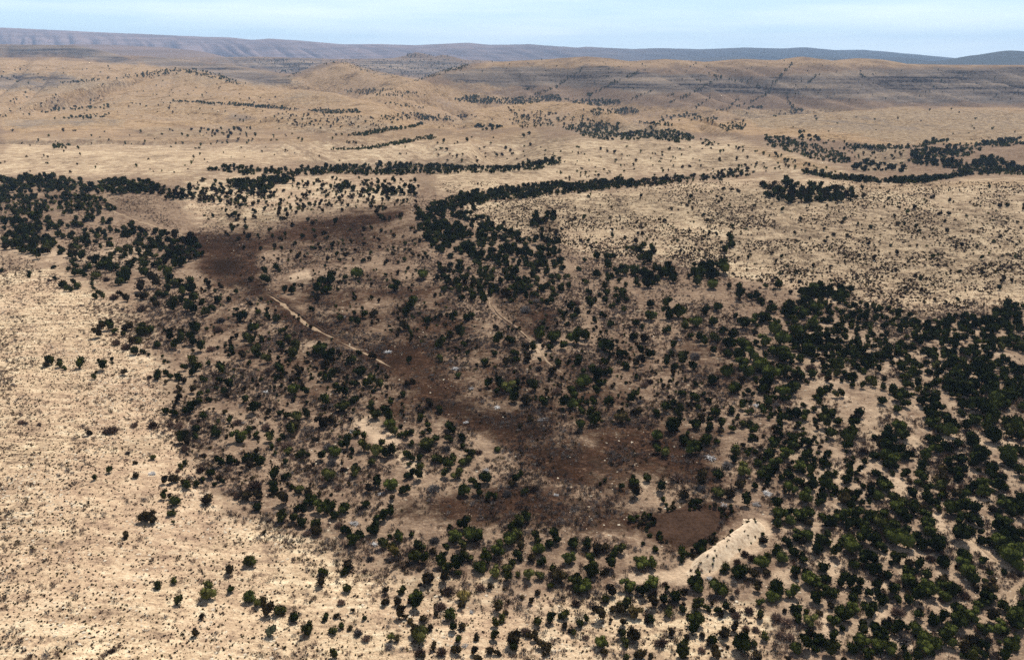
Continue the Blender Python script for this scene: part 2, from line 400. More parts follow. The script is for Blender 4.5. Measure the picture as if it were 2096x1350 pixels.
def sample_map(m, px, py):
    fx = np.clip(px / MS - 0.5, 0, MW - 1.001); fy = np.clip(py / MS - 0.5, 0, MH - 1.001)
    i, j = fy.astype(int), fx.astype(int)
    a, b = fy - i, fx - j
    return (m[i, j] * (1 - b) + m[i, j + 1] * b) * (1 - a) + (m[i + 1, j] * (1 - b) + m[i + 1, j + 1] * b) * a

# ------------------------------------------------------------------ mesh helpers
def mesh_from(name, verts, faces, mats=(), mat_idx=None, smooth=False):
    verts = np.ascontiguousarray(verts, np.float32)
    faces = np.ascontiguousarray(faces, np.int32)
    me = bpy.data.meshes.new(name)
    n, k = faces.shape
    me.vertices.add(len(verts))
    me.vertices.foreach_set('co', verts.ravel())
    me.loops.add(n * k)
    me.loops.foreach_set('vertex_index', faces.ravel())
    me.polygons.add(n)
    me.polygons.foreach_set('loop_start', np.arange(0, n * k, k, dtype=np.int32))
    for m in mats: me.materials.append(m)
    if mat_idx is not None:
        me.polygons.foreach_set('material_index', np.ascontiguousarray(mat_idx, np.int32))
    me.polygons.foreach_set('use_smooth', np.full(n, smooth))
    me.update(calc_edges=True)
    me.validate()
    return me
def link(name, me, parent=None, loc=None):
    o = bpy.data.objects.new(name, me)
    COL.objects.link(o)
    if parent: o.parent = parent
    if loc is not None: o.location = loc
    return o
def tag(o, label=None, cat=None, group=None, kind=None):
    if label: o['label'] = label
    if cat: o['category'] = cat
    if group: o['group'] = group
    if kind: o['kind'] = kind
    return o
TILES = [
# (x0, y0, scale, 'crown centre x,y,width+kind ...') traced junipers and shrubs, tile by tile
(0,1080,4.99,'''1300,75,70B 1605,575,85O 1795,545,70O 1825,745,80O 2000,1090,60B 2055,905,50B 1145,1245,60R'''),
(420,1080,4.99,'''450,345,125O 240,425,105B 255,620,80J 40,660,150O 460,705,130J 520,770,90O 590,735,90B 640,850,115B 750,850,115O 925,910,115J 1190,440,95J 1180,560,100B 1465,385,115B 1440,440,100J 1440,620,90O 1060,1045,130O 670,1060,100G 1320,1040,90O 1385,1000,60J 1240,910,80J 1340,900,60B 1515,835,45B 1625,915,50J 1390,750,80R 1645,1115,90R 1560,1060,90D 1480,1010,60B 1840,640,70B 2020,640,90O 1835,745,90B 1960,760,80B 1985,890,90B 2050,900,60B 1905,1110,80O 1970,1135,70B 1320,1300,80O 1590,60,90J 1520,130,120J 1730,20,120J 1960,90,120J 1880,80,60J 1830,170,110O 1895,185,80J 1945,255,110Y 1130,25,110B 1040,45,80R 1420,25,110J 605,50,40B 1880,1200,70D 1720,145,80W 1680,300,80D'''),
(840,1080,4.99,'''20,70,60J 60,170,110O 130,200,90O 60,290,130O 140,320,90J 180,520,130B 60,690,130J 50,780,110J 380,215,70J 460,95,140J 620,80,180J 690,110,100J 540,190,90O 560,290,110O 620,310,90O 450,300,110J 310,360,120J 470,400,110J 360,440,110O 350,510,100B 500,450,80O 240,240,80B 250,110,100D 790,300,140J 900,220,140J 720,400,140J 660,390,80O 880,460,130O 980,420,110O 1000,500,100O 1030,360,80O 1090,465,60O 1010,110,150J 1090,60,130O 1120,190,110B 1110,280,110J 1280,90,130O 1470,80,150J 1430,160,110J 1310,210,140J 1250,310,90B 1350,330,100J 1660,150,130J 1820,180,110J 1900,220,110B 1980,190,100B 1620,320,140J 1840,330,140J 1990,430,90B 2060,380,100J 2060,290,100J 1460,420,100O 1500,490,150B 1340,480,100O 1215,490,130O 1430,590,80O 1850,460,150O 1690,530,130O 1760,590,150J 1690,620,110J 390,630,110R 720,590,110R 540,690,130Y 310,780,120R 410,880,140J 520,780,80B 900,770,80O 880,800,110B 930,910,90O 870,980,80O 440,1015,90J 520,1000,80B 845,1110,80O 810,1260,80B 690,1310,80B 480,1130,80J 100,1090,170O 40,1060,120B 100,1260,110R 230,1220,70B 320,1250,110R 450,1240,110B 1060,1150,150B 1060,1210,100J 1180,1040,120R 1310,960,100O 1420,935,90J 1570,890,110O 1365,1180,110B 1400,1250,80B 1280,1130,70B 1660,1060,70O 1720,980,80O 1960,1170,130J 1960,900,110B 1980,720,90O 2060,660,100B 2070,830,80B 1310,660,70B 1690,750,100R 1800,940,60J 140,930,90B 1790,1100,80R 390,815,70W 560,1180,80W 625,840,60W'''),
(1260,1080,4.99,'''55,215,120O 245,350,150J 385,365,120J 395,210,70J 275,155,45J 120,590,140J 370,570,150J 280,650,140J 515,625,50J 610,690,120J 500,740,100J 690,680,70B 700,260,110J 840,200,130J 900,170,90J 980,110,100B 1185,65,60J 795,290,50B 850,470,80J 800,560,150J 840,610,120J 1020,620,170J 1100,600,110J 1240,460,150J 1310,450,110O 1110,400,90O 1080,440,60O 1500,350,140J 1540,280,90O 1640,210,110J 1700,300,130J 1800,240,110J 1520,130,90B 1500,65,40J 1850,80,120J 1760,140,110J 1960,80,130J 2040,220,110J 1900,310,100J 1420,470,110B 1540,460,80B 1830,450,100J 1640,620,170J 1590,700,130J 1810,650,140J 1440,620,80B 1470,770,90J 2000,520,160J 2050,600,120J 2060,720,120J 100,790,140O 60,840,100B 200,860,130B 380,940,90J 330,920,80B 200,1090,150B 110,1160,100O 75,1080,80O 400,780,100B 530,870,100O 700,830,80J 830,760,120O 870,740,80B 940,810,80J 1040,830,80J 1130,810,100J 820,920,160J 780,1030,120J 580,1070,70B 460,1160,120R 690,1200,110O 690,1290,130O 890,1100,60B 1000,1150,100J 1110,1080,120B 1200,1020,90B 1280,1180,190J 1400,1180,70O 1230,880,100R 1360,830,100R 1480,890,80O 1640,900,110R 1740,940,110R 1860,820,110J 1870,920,100J 1990,950,120O 1960,1060,70J 1840,1230,120J 1960,1200,110J 2050,1140,120J 2020,1230,90J 1540,1120,90O 1460,1310,110B 1330,1010,80R 1430,1020,80R 1020,1290,110B 260,1300,90B 210,1300,80B 350,1300,70B 120,1320,70O 880,1230,80R 1680,1080,90R 1780,1100,100R 1240,640,60R 1320,250,90R 1390,300,90R 1240,340,80R 960,500,70W 1190,700,60D'''),
(1676,1080,4.99,'''60,120,140J 300,120,120J 330,200,150J 450,80,150J 560,120,150J 640,190,110J 700,60,130J 780,120,140J 870,60,120J 900,150,150J 1000,120,140J 1060,170,110J 1200,180,170J 1110,20,130J 1420,70,150J 1520,30,110J 1670,140,110J 1800,150,130J 1900,60,160J 1960,110,140J 2060,60,100J 1960,290,200J 1850,250,110J 2050,220,120J 2000,370,130J 20,210,80J 150,250,100O 440,340,110J 370,380,110J 560,330,110J 560,440,140J 50,400,110J 60,520,110J 270,470,90J 310,560,110J 210,560,100J 360,650,120J 430,560,80J 350,730,110J 150,690,110J 60,620,110J 480,660,100J 600,590,90J 590,680,70J 710,490,100J 760,640,110J 800,310,120O 900,360,110B 1000,390,100J 930,460,130J 890,540,120J 960,590,110J 1090,470,90J 1260,350,130J 1140,300,90R 1480,300,140J 1480,420,150J 1500,340,110J 1570,540,120J 1260,540,110B 1120,620,170J 1220,600,110J 1350,640,140J 1290,700,120J 1000,700,110J 920,760,90J 660,750,90J 640,780,70J 560,830,100J 510,890,110J 330,820,120J 260,900,150J 150,960,140J 190,850,90O 680,970,70B 800,990,100J 760,1050,90J 580,1050,150J 620,1110,130J 690,1130,110J 440,1040,110O 430,1150,130J 420,1210,100J 600,1200,130J 720,1230,130J 350,1230,110J 130,1110,90J 180,1200,110O 110,1260,120O 20,1180,80J 540,1270,80J 480,1310,80J 880,1320,110J 1000,1320,100J 990,1040,120J 1080,1130,150J 1060,1220,130J 1180,1180,130J 1280,1130,160J 1320,1040,120J 1400,860,160J 1400,950,150J 1250,920,130J 1180,960,110J 1000,870,110J 800,830,130R 1560,900,130J 1740,650,150B 1690,700,110J 1740,740,120J 1620,780,100J 1480,680,100R 1840,800,70J 1760,920,100B 1990,880,140J 1990,960,150J 2060,840,90J 2070,660,80J 1700,1050,140J 1840,1020,130J 1900,1060,90J 1640,1020,100R 1560,1170,130B 1650,1190,110J 1490,1240,110B 1930,1190,120J 2000,1140,90J 1690,1290,90J 1560,1310,110O 1880,1300,110J 860,1110,130D'''),
(0,810,4.99,'''910,380,55B 215,260,60R 260,270,50R 400,285,40R 1120,760,60J 975,840,50J 1400,810,70B 1775,845,95B 1675,880,60B 1870,885,75B 1930,915,95J 1675,985,50J 1675,1040,60J 1775,1075,110J 1730,1040,40B 1490,1240,120B 1560,1190,70B 1565,1280,80B 1740,1200,80O 1770,1165,40J 1775,1285,35J 1905,690,60J 1840,715,60O 1815,760,50R 1560,630,60O 1375,680,45B 1305,575,50D 2015,350,80J 1995,425,70J 1850,450,100O 1905,470,70B 1690,160,70J 1770,165,60J 1810,185,70J 1895,150,80J 1950,140,90J 2070,205,80J 1820,40,70B 2040,50,90O 1150,340,110R 1085,355,70R 1745,280,80R 1830,295,90R 1370,290,70R 1560,290,90R 2050,740,90R 2075,860,60J 2020,900,60J 2080,590,70R 1890,530,90R 1550,775,70W'''),
(420,810,4.99,'''30,40,60J 420,45,70J 500,140,100J 540,90,60J 190,165,60B 640,190,60B 245,250,70J 330,250,100R 755,180,60J 830,195,90O 940,200,120O 1040,195,80O 130,265,50O 80,340,60J 100,385,100J 450,335,80J 345,420,140J 525,410,70J 620,310,100R 660,440,90O 750,450,50J 800,410,60J 890,360,110O 940,290,100B 1190,280,120B 1300,250,90B 1240,60,100J 1410,100,140O 1520,50,90J 1690,70,90O 1690,130,70J 1830,140,100J 1740,200,120O 1890,230,110J 1880,300,120J 1900,70,60J 1935,370,100O 1540,390,90J 1630,420,70J 1450,480,140J 1340,570,130J 1510,560,70J 1620,520,130O 1790,480,90J 1750,570,130O 1850,590,110J 1920,560,110O 1260,510,110D 1110,440,60B 840,480,130R 690,520,60J 715,580,50J 850,570,90O 980,600,100O 1045,600,50J 830,670,60J 1190,615,90J 1290,670,100D 1490,620,40J 1710,680,80O 245,640,100J 310,665,70J 165,690,90J 430,640,90J 490,660,80O 550,640,110J 570,690,80J 450,710,80B 40,800,100J 140,840,80B 190,885,50J 90,905,50J 510,890,140R 700,820,110J 825,825,90J 710,900,90J 690,960,100J 880,930,60J 960,960,100O 1040,970,90B 1260,830,150O 1520,770,120O 1410,740,80R 1760,900,90J 1690,950,90B 1890,910,140J 2035,960,110J 2070,800,100J 1900,1035,70B 1170,1000,50B 1635,1110,90J 1820,1220,140J 1890,1190,100J 1740,1325,100J 40,1060,110B 335,1010,90R 420,1030,120B 545,1040,100B 540,1130,90J 820,1060,110B 770,1230,130O 910,1250,90O 950,1150,80O 1010,1170,90J 1000,1290,100J 1070,1070,140J 1160,1140,130J 1290,1110,110J 1420,1140,130J 1330,1210,100J 1240,1170,100J 1130,1310,110O 1360,1310,80R 1530,1275,100W 1360,930,80R 2010,390,80J 2060,400,80J 2050,590,100J 2080,690,60J 2090,500,60J 1800,980,70W 1510,350,80W 380,255,70W'''),
(840,810,4.99,'''310,140,90O 115,220,90O 170,300,80J 190,350,60J 120,375,70O 380,300,110J 430,360,90J 400,430,90O 515,420,90J 20,370,70J 160,500,160O 245,440,100J 20,490,50J 540,510,70J 600,560,80J 640,590,80O 100,630,70J 20,640,60J 100,720,100O 20,790,70J 260,640,120O 370,700,120J 440,660,80O 540,680,100J 600,650,100O 895,540,80J 340,800,80O 100,820,90O 490,790,130O 780,840,130J 650,870,100O 540,960,140J 690,960,120J 790,1030,80J 870,1030,70J 1140,800,70J 1080,850,90J 1040,890,80B 1170,980,80O 1260,930,110R 560,1310,140J 400,1325,60J 1110,1290,140O 1190,1260,100J 1030,1320,100J 1370,80,100J 1560,80,110J 1650,80,130J 1730,60,80J 1870,80,70J 1780,70,50J 1680,20,90J 2040,50,100J 1060,20,110J 1180,50,120B 1750,170,80J 1830,180,90O 1740,300,140J 1890,250,140J 1240,240,80B 210,90,80B 110,130,90R 700,560,80R 1990,860,40J 1940,900,40J 240,920,130D 370,530,90D 360,840,70D 1110,310,60B 1335,220,100W 570,255,60W 265,400,50W 770,740,90W 1490,995,60W 990,985,90D 890,95,80W'''),
(1260,810,4.99,'''160,40,80J 250,50,60D 60,220,130B 120,240,60J 200,170,100B 285,230,90R 510,110,120J 590,80,90J 650,130,110O 430,175,90J 580,240,90J 570,320,150J 620,310,90O 410,415,120J 700,430,90J 710,470,110J 780,530,150J 840,560,80J 740,385,45J 920,460,120J 1045,465,80J 800,290,120J 860,210,100B 830,110,80J 830,40,100J 945,55,60J 1005,175,110J 940,240,80J 1080,290,120J 970,320,90O 940,350,80J 1060,370,60B 1210,270,40J 1190,330,80J 1190,160,90J 1285,110,80J 1300,290,90O 1370,280,80J 1380,350,100J 1390,430,80J 1380,155,60J 1500,160,90J 1580,190,60J 1690,220,110J 1760,170,80J 1850,180,120J 1930,200,120J 430,555,90J 510,580,110O 1240,580,120O 1210,660,80J 1300,760,140O 630,810,140R 900,790,110B 1040,800,110J 880,880,110B 880,930,90D 470,930,110J 310,840,90J 170,880,110J 175,820,50J 45,930,70J 215,990,120B 680,1010,110B 815,1080,95J 1060,990,130O 1160,1000,110B 1280,910,110B 1410,920,70J 490,1070,60J 1330,1090,100J 1430,1080,90W 1110,1100,80W 1550,970,100W 970,600,120W 1140,690,110D 150,1255,80J 220,1240,50J 1460,680,90J 1560,590,110J 1610,510,110J 1640,690,140J 1560,740,110J 1490,800,100J 1560,870,70J 1740,590,130J 1810,500,120J 1820,420,120J 1960,470,110J 1940,600,110J 1880,720,130J 1980,760,110J 1740,800,100J 1680,830,90J 1890,880,100J 1770,950,130J 2000,920,100J 1940,1030,130J 1650,1110,110J 1660,1220,130J 1780,1270,120J 1890,1220,140J 1980,1190,120J 1640,1310,110J 2060,1100,90J 1700,20,90J 1550,70,100J 1440,80,80W 1640,85,70D'''),
(1676,810,4.99,'''140,190,110J 60,170,80J 420,180,110J 380,220,90B 640,60,90J 780,130,90J 855,80,100J 820,20,120J 1060,60,130J 1150,40,120J 1200,110,130J 1110,170,130J 1190,210,120J 1160,280,120J 1300,270,130J 1230,330,110J 1320,360,130J 1440,170,80J 1460,90,120J 1580,80,140J 1680,120,150J 1780,130,140J 1800,40,130J 1900,90,110J 1950,40,90J 1600,240,120J 1500,320,90J 1780,240,130J 1720,330,120J 1780,420,150J 1930,280,110J 2040,270,110J 1990,340,120J 2050,420,110J 1930,390,100O 1540,430,110J 1580,500,100J 1400,490,100J 1210,460,90J 1270,520,110J 1200,540,120J 1150,450,110J 800,330,130J 860,400,130J 730,370,110J 660,430,120J 720,520,150J 800,560,110J 620,510,100B 560,600,110J 680,620,130J 760,650,130J 720,700,110J 910,610,90J 860,620,90J 1090,630,120J 1040,700,110J 290,420,140J 350,390,90J 260,510,110J 110,380,120J 80,290,110O 330,280,110J 200,270,90J 560,420,70J 450,550,100R 470,680,70J 360,640,50J 270,660,50J 280,580,40J 40,680,110J 90,800,90J 160,790,70J 50,900,150J 170,960,100J 280,860,110J 310,790,90J 570,790,90J 640,850,80J 690,930,140J 640,900,100J 880,780,80J 740,780,60J 1060,830,120J 1010,880,80J 1240,860,140B 1250,780,120B 1330,700,100J 1400,760,110J 1440,830,110J 1440,640,120J 1640,620,150J 1580,690,110J 1660,580,120J 1900,640,150J 1960,560,120J 2050,560,110J 1950,700,80J 2060,760,110J 1750,760,110J 1780,820,100J 1880,830,70J 1860,920,110J 1640,900,130J 1560,930,110J 1690,980,130J 1790,930,90J 1340,920,90R 1100,960,110J 1080,1040,120J 1230,960,90O 1260,1020,90J 1370,1010,100B 1450,1030,110J 960,1020,90J 960,1100,100J 750,1030,110O 860,1080,100O 600,1020,120J 540,990,110J 380,1020,120J 250,1050,130B 310,1110,90J 440,1090,70J 510,1100,50J 280,1000,90O 190,1190,60J 240,1240,150J 380,1210,150J 500,1230,130J 560,1230,110J 660,1200,110J 780,1130,120J 850,1200,130J 960,1170,100J 900,1280,90J 1090,1280,150J 1060,1150,80B 1190,1090,80J 640,1310,120O 740,1310,110J 420,1310,130J 80,1290,130J 300,1320,110J 40,1060,110J 1350,1170,140J 1440,1140,110J 1500,1080,100J 1440,1260,120J 1550,1240,100J 1600,1150,110J 1620,1280,100J 1880,1080,150J 1980,1110,140J 2050,1040,110J 1960,1200,110J 1820,1240,100J 1880,1290,130J 1760,1160,80B 1790,1330,90J 2050,1200,90J'''),
(0,540,4.99,'''25,70,45J 550,35,45J 775,20,60J 310,105,40J 290,125,40J 410,75,30R 570,150,40J 510,165,40R 700,60,45J 660,215,80J 690,255,80J 755,190,50J 800,225,85J 950,215,45J 970,255,45J 985,335,60J 1030,305,60J 1060,340,50O 760,100,70J 820,90,80J 865,120,45J 980,115,90O 910,40,80J 1125,60,80J 1220,110,80J 940,160,50J 1090,155,60R 1040,20,90J 1190,35,80J 1300,150,100J 1240,185,90J 1310,80,100J 1490,100,100J 1430,250,100B 1600,210,110B 1700,90,120J 1820,180,150O 1720,190,80J 1730,240,80O 1940,180,80J 1860,290,90J 1960,260,120J 2000,350,100J 1950,440,120J 1990,470,100J 1700,310,80J 1630,310,70J 1580,360,60J 1590,410,80B 1490,330,90B 1410,335,50B 1780,390,110O 1850,390,60J 1900,370,60J 1300,360,70B 1230,300,60B 1170,330,90R 2070,390,70J 1770,465,60J 2080,510,70O 1050,630,80B 1130,650,90J 1170,700,60J 1020,725,80B 1030,600,50J 1325,640,100B 1270,720,50O 1460,680,130O 1550,675,90J 1350,785,80B 1410,775,80O 1680,680,40J 1740,680,60B 1850,675,70R 2010,665,110J 1740,750,80J 1850,765,90O 1960,780,130J 1780,835,90J 1600,830,70J 1370,900,80J 1450,895,60O 1515,925,40J 1970,890,40B 2060,860,90J 1960,985,110O 1660,950,30J 1680,1000,40J 1715,1000,30J 1900,1060,70J 2010,1060,90J 1970,1110,80J 1610,1110,80J 1600,1150,90J 1690,1120,60J 1740,1150,70J 1815,1150,90J 1880,1190,60B 2070,1180,70J 1530,1150,50R 1060,1055,80J 1255,1110,70B 965,1160,50O 985,1105,30J 815,1035,90J 610,1030,75O 665,1060,50J 525,1005,80O 465,1030,60B 1140,990,35J 1150,1020,25J 1010,995,30J 1190,800,80R 1290,840,80R 1450,450,90R 1800,1290,60R 1850,1280,50B 1960,1290,80B 2040,1330,60J'''),
(420,540,4.99,'''740,40,80J 620,90,60J 640,165,100J 475,160,60B 810,275,60J 900,275,80J 1150,265,100J 1240,265,110J 1180,180,110J 1290,175,110J 1420,140,70J 1570,100,120J 1940,240,100J 1960,190,80J 2080,420,80J 2050,500,90J 1610,520,90J 1730,500,90B 1560,600,80J 1370,555,90O 1490,580,60J 1080,460,60J 1140,370,70B 120,360,100J 70,440,70J 235,365,50J 20,500,60J 360,550,110J 545,490,70J 650,540,70J 745,560,90O 480,650,120J 410,735,110O 485,785,90O 770,690,80O 585,770,60J 855,755,80O 910,820,110O 790,845,80J 265,895,80J 510,900,110O 650,970,100O 540,935,60J 390,950,80B 915,920,110O 1190,880,140J 1270,940,130J 1140,880,90J 1375,940,50J 1560,900,70J 1510,970,110O 1710,940,80B 1240,1020,90B 1320,1100,110B 1280,1150,90O 1220,1170,80J 1590,1100,120J 1700,1200,110O 1790,1240,90O 1530,1220,90J 1640,1230,80J 1730,1290,60J 1330,1260,70O 1440,1320,90J 1000,1250,60B 880,1190,70B 960,1110,80B 770,1090,100J 720,1185,50J 640,1080,80R 440,1030,40O 170,1100,90J 165,1190,70J 260,1240,90J 190,1300,80J 115,1270,50J 45,1020,60J 30,1310,50J 920,1290,120J 1040,1310,80J 1370,1290,70J 60,850,100R 160,560,90D 130,660,90R 1860,880,80W 620,1290,60W 1425,525,40W 2050,640,110B 2080,990,60J 2060,1220,70B 2030,1330,70J 290,520,50J 960,525,25J 995,545,20J 915,540,25J'''),
(840,540,3.267,'''80,60,110J 20,260,90J 340,230,50J 420,225,60J 295,340,60J 370,360,60J 408,350,45J 490,240,60J 110,385,60J 260,465,60O 340,470,70O 210,525,80O 205,630,55O 180,540,50J 365,550,40J 380,598,35J 320,742,45J 560,600,45J 565,425,45B 575,515,70J 680,510,70J 655,230,55B 625,200,50B 690,165,50J 740,170,60J 825,560,60J 760,550,60B 930,560,55J 1010,545,70J 870,480,90J 960,490,100J 1110,490,110J 1170,480,80J 790,630,70B 690,590,60J 700,640,60J 640,655,70B 500,655,60J 980,660,65J 1065,650,30J 1130,645,75J 1150,710,50J 1155,785,110J 950,725,60B 520,800,60J 600,810,70J 660,820,90O 720,800,50J 800,790,60J 830,825,70O 1260,810,70J 1240,740,80J 1210,700,50J 1310,660,60J 1330,720,70J 1290,540,90J 1340,570,70J 1250,860,50J 1090,870,60J 1200,270,50J 1115,330,60J 1080,290,60J 1030,340,35J 1000,320,40O 1110,250,60R 1080,355,50J 1050,400,40J 980,840,80R 840,240,50D 770,300,70D 860,690,60D 410,820,50W 785,715,25W 310,685,60W 12,785,40B 240,35,40B 690,860,60J 580,860,40J 1260,510,30J 1330,400,60J 1280,340,40J 1230,380,40J 470,180,40J 420,130,50B 290,140,50B'''),
(1260,540,3.267,'''335,660,60J 400,690,55J 440,655,70O 520,690,60J 740,720,90J 655,780,75J 790,830,90J 590,870,40J 440,860,60J 120,865,60O 75,680,65J 25,655,28J 130,670,50B 185,650,55B 20,600,60J 75,605,50J 175,590,50J 230,605,60J 380,550,45J 370,590,45J 530,605,75D 655,585,45J 180,430,42J 130,400,55J 125,490,60J 200,505,60B 350,440,60J 460,420,65O 540,390,80J 640,390,70J 600,325,65J 420,320,110J 350,340,80J 340,265,70J 235,350,80J 240,270,60J 650,490,70O 590,520,60J 560,490,60J 490,480,50J 715,440,60J 790,480,70J 840,540,80J 750,540,90J 740,600,50J 820,610,80J 900,610,90J 840,660,80J 870,720,90J 960,680,100J 990,520,80J 930,520,50J 850,400,80J 830,210,90J 900,225,50J 960,240,40J 1005,150,35J 1095,145,55J 1050,110,25R 1058,170,25J 965,155,25R 1170,190,30B 1250,190,60J 1320,170,90J 560,60,90J 650,60,110J 720,30,90J 620,20,90J 650,140,80J 540,120,70J 490,85,40J 360,60,100J 300,60,80J 380,100,70J 210,130,90J 190,50,110J 120,40,90J 60,40,90J 230,80,80J 280,110,60J 670,290,70J 760,150,40J 830,150,50J 1020,730,110J 1100,700,80J 1010,790,100J 1130,730,90J 1230,750,80J 980,830,80J 1130,610,110J 1070,590,90J 1100,510,100J 1200,460,90J 1240,640,70J 1300,690,70R 1320,740,60J 1180,830,110J 1120,850,90J 1060,440,80J 1000,360,80J 930,370,80J 1050,300,70J 1150,330,80J 1240,330,80J 1330,400,90J 1330,300,80J 1280,560,100J 1340,520,80J 230,780,50R 190,800,60R 530,800,40J 135,760,40J 880,850,50J 430,500,40W'''),
]
# ------------------------------------------------------------------ materials
def new_mat(name):
    m = bpy.data.materials.new(name)
    m.use_nodes = True
    nt = m.node_tree
    nt.nodes.clear()
    out = nt.nodes.new('ShaderNodeOutputMaterial')
    b = nt.nodes.new('ShaderNodeBsdfDiffuse')
    b.inputs['Roughness'].default_value = 0.6
    nt.links.new(b.outputs[0], out.inputs['Surface'])
    return m, nt, b
class NB:
    """small node builder"""
    def __init__(s, nt): s.nt = nt
    def n(s, t, **kw):
        x = s.nt.nodes.new(t)
        for k, v in kw.items(): setattr(x, k, v)
        return x
    def put(s, sock, v):
        if hasattr(v, 'is_linked'): s.nt.links.new(v, sock)
        else: sock.default_value = v
    def noise(s, vec, scale, detail=4, rough=0.6, dist=0.0):
        x = s.n('ShaderNodeTexNoise')
        s.put(x.inputs['Vector'], vec)
        x.inputs['Scale'].default_value = scale
        x.inputs['Detail'].default_value = detail
        x.inputs['Roughness'].default_value = rough
        x.inputs['Distortion'].default_value = dist
        return x.outputs['Fac']
    def math(s, op, a, b=0.0, c=None, clamp=False):
        x = s.n('ShaderNodeMath', operation=op, use_clamp=clamp)
        s.put(x.inputs[0], a); s.put(x.inputs[1], b)
        if c is not None: s.put(x.inputs[2], c)
        return x.outputs[0]
    def ramp(s, fac, stops):
        x = s.n('ShaderNodeValToRGB')
        e = x.color_ramp.elements
        while len(e) < len(stops): e.new(0.5)
        for q, (p, c) in zip(e, stops):
            q.position = p
            q.color = (c, c, c, 1) if isinstance(c, (int, float)) else tuple(c) + (1,)
        s.put(x.inputs['Fac'], fac)
        return x.outputs['Color']
    def mix(s, fac, a, b, blend='MIX'):
        x = s.n('ShaderNodeMix', data_type='RGBA', blend_type=blend)
        s.put(x.inputs[0], fac)
        s.put(x.inputs[6], a if hasattr(a, 'is_linked') else tuple(a) + (1,))
        s.put(x.inputs[7], b if hasattr(b, 'is_linked') else tuple(b) + (1,))
        return x.outputs[2]
    def scaled(s, vec, sc):
        x = s.n('ShaderNodeMapping')
        s.put(x.inputs['Vector'], vec)
        x.inputs['Scale'].default_value = sc
        return x.outputs['Vector']

def soil_nodes(g, P):
    """dry tan soil, shared by the ground and the tracks"""
    n_mid = g.noise(P, 0.09, 8, 0.68)
    n_fine = g.noise(P, 0.9, 6, 0.75)
    c = g.ramp(n_mid, [(0.36, (0.17, 0.115, 0.077)), (0.5, (0.31, 0.215, 0.142)), (0.64, (0.46, 0.34, 0.23))])
    return g.mix(0.55, c, g.ramp(n_fine, [(0.3, (0.20, 0.13, 0.09)), (0.5, (0.42, 0.30, 0.20)), (0.68, (0.60, 0.47, 0.33))]))

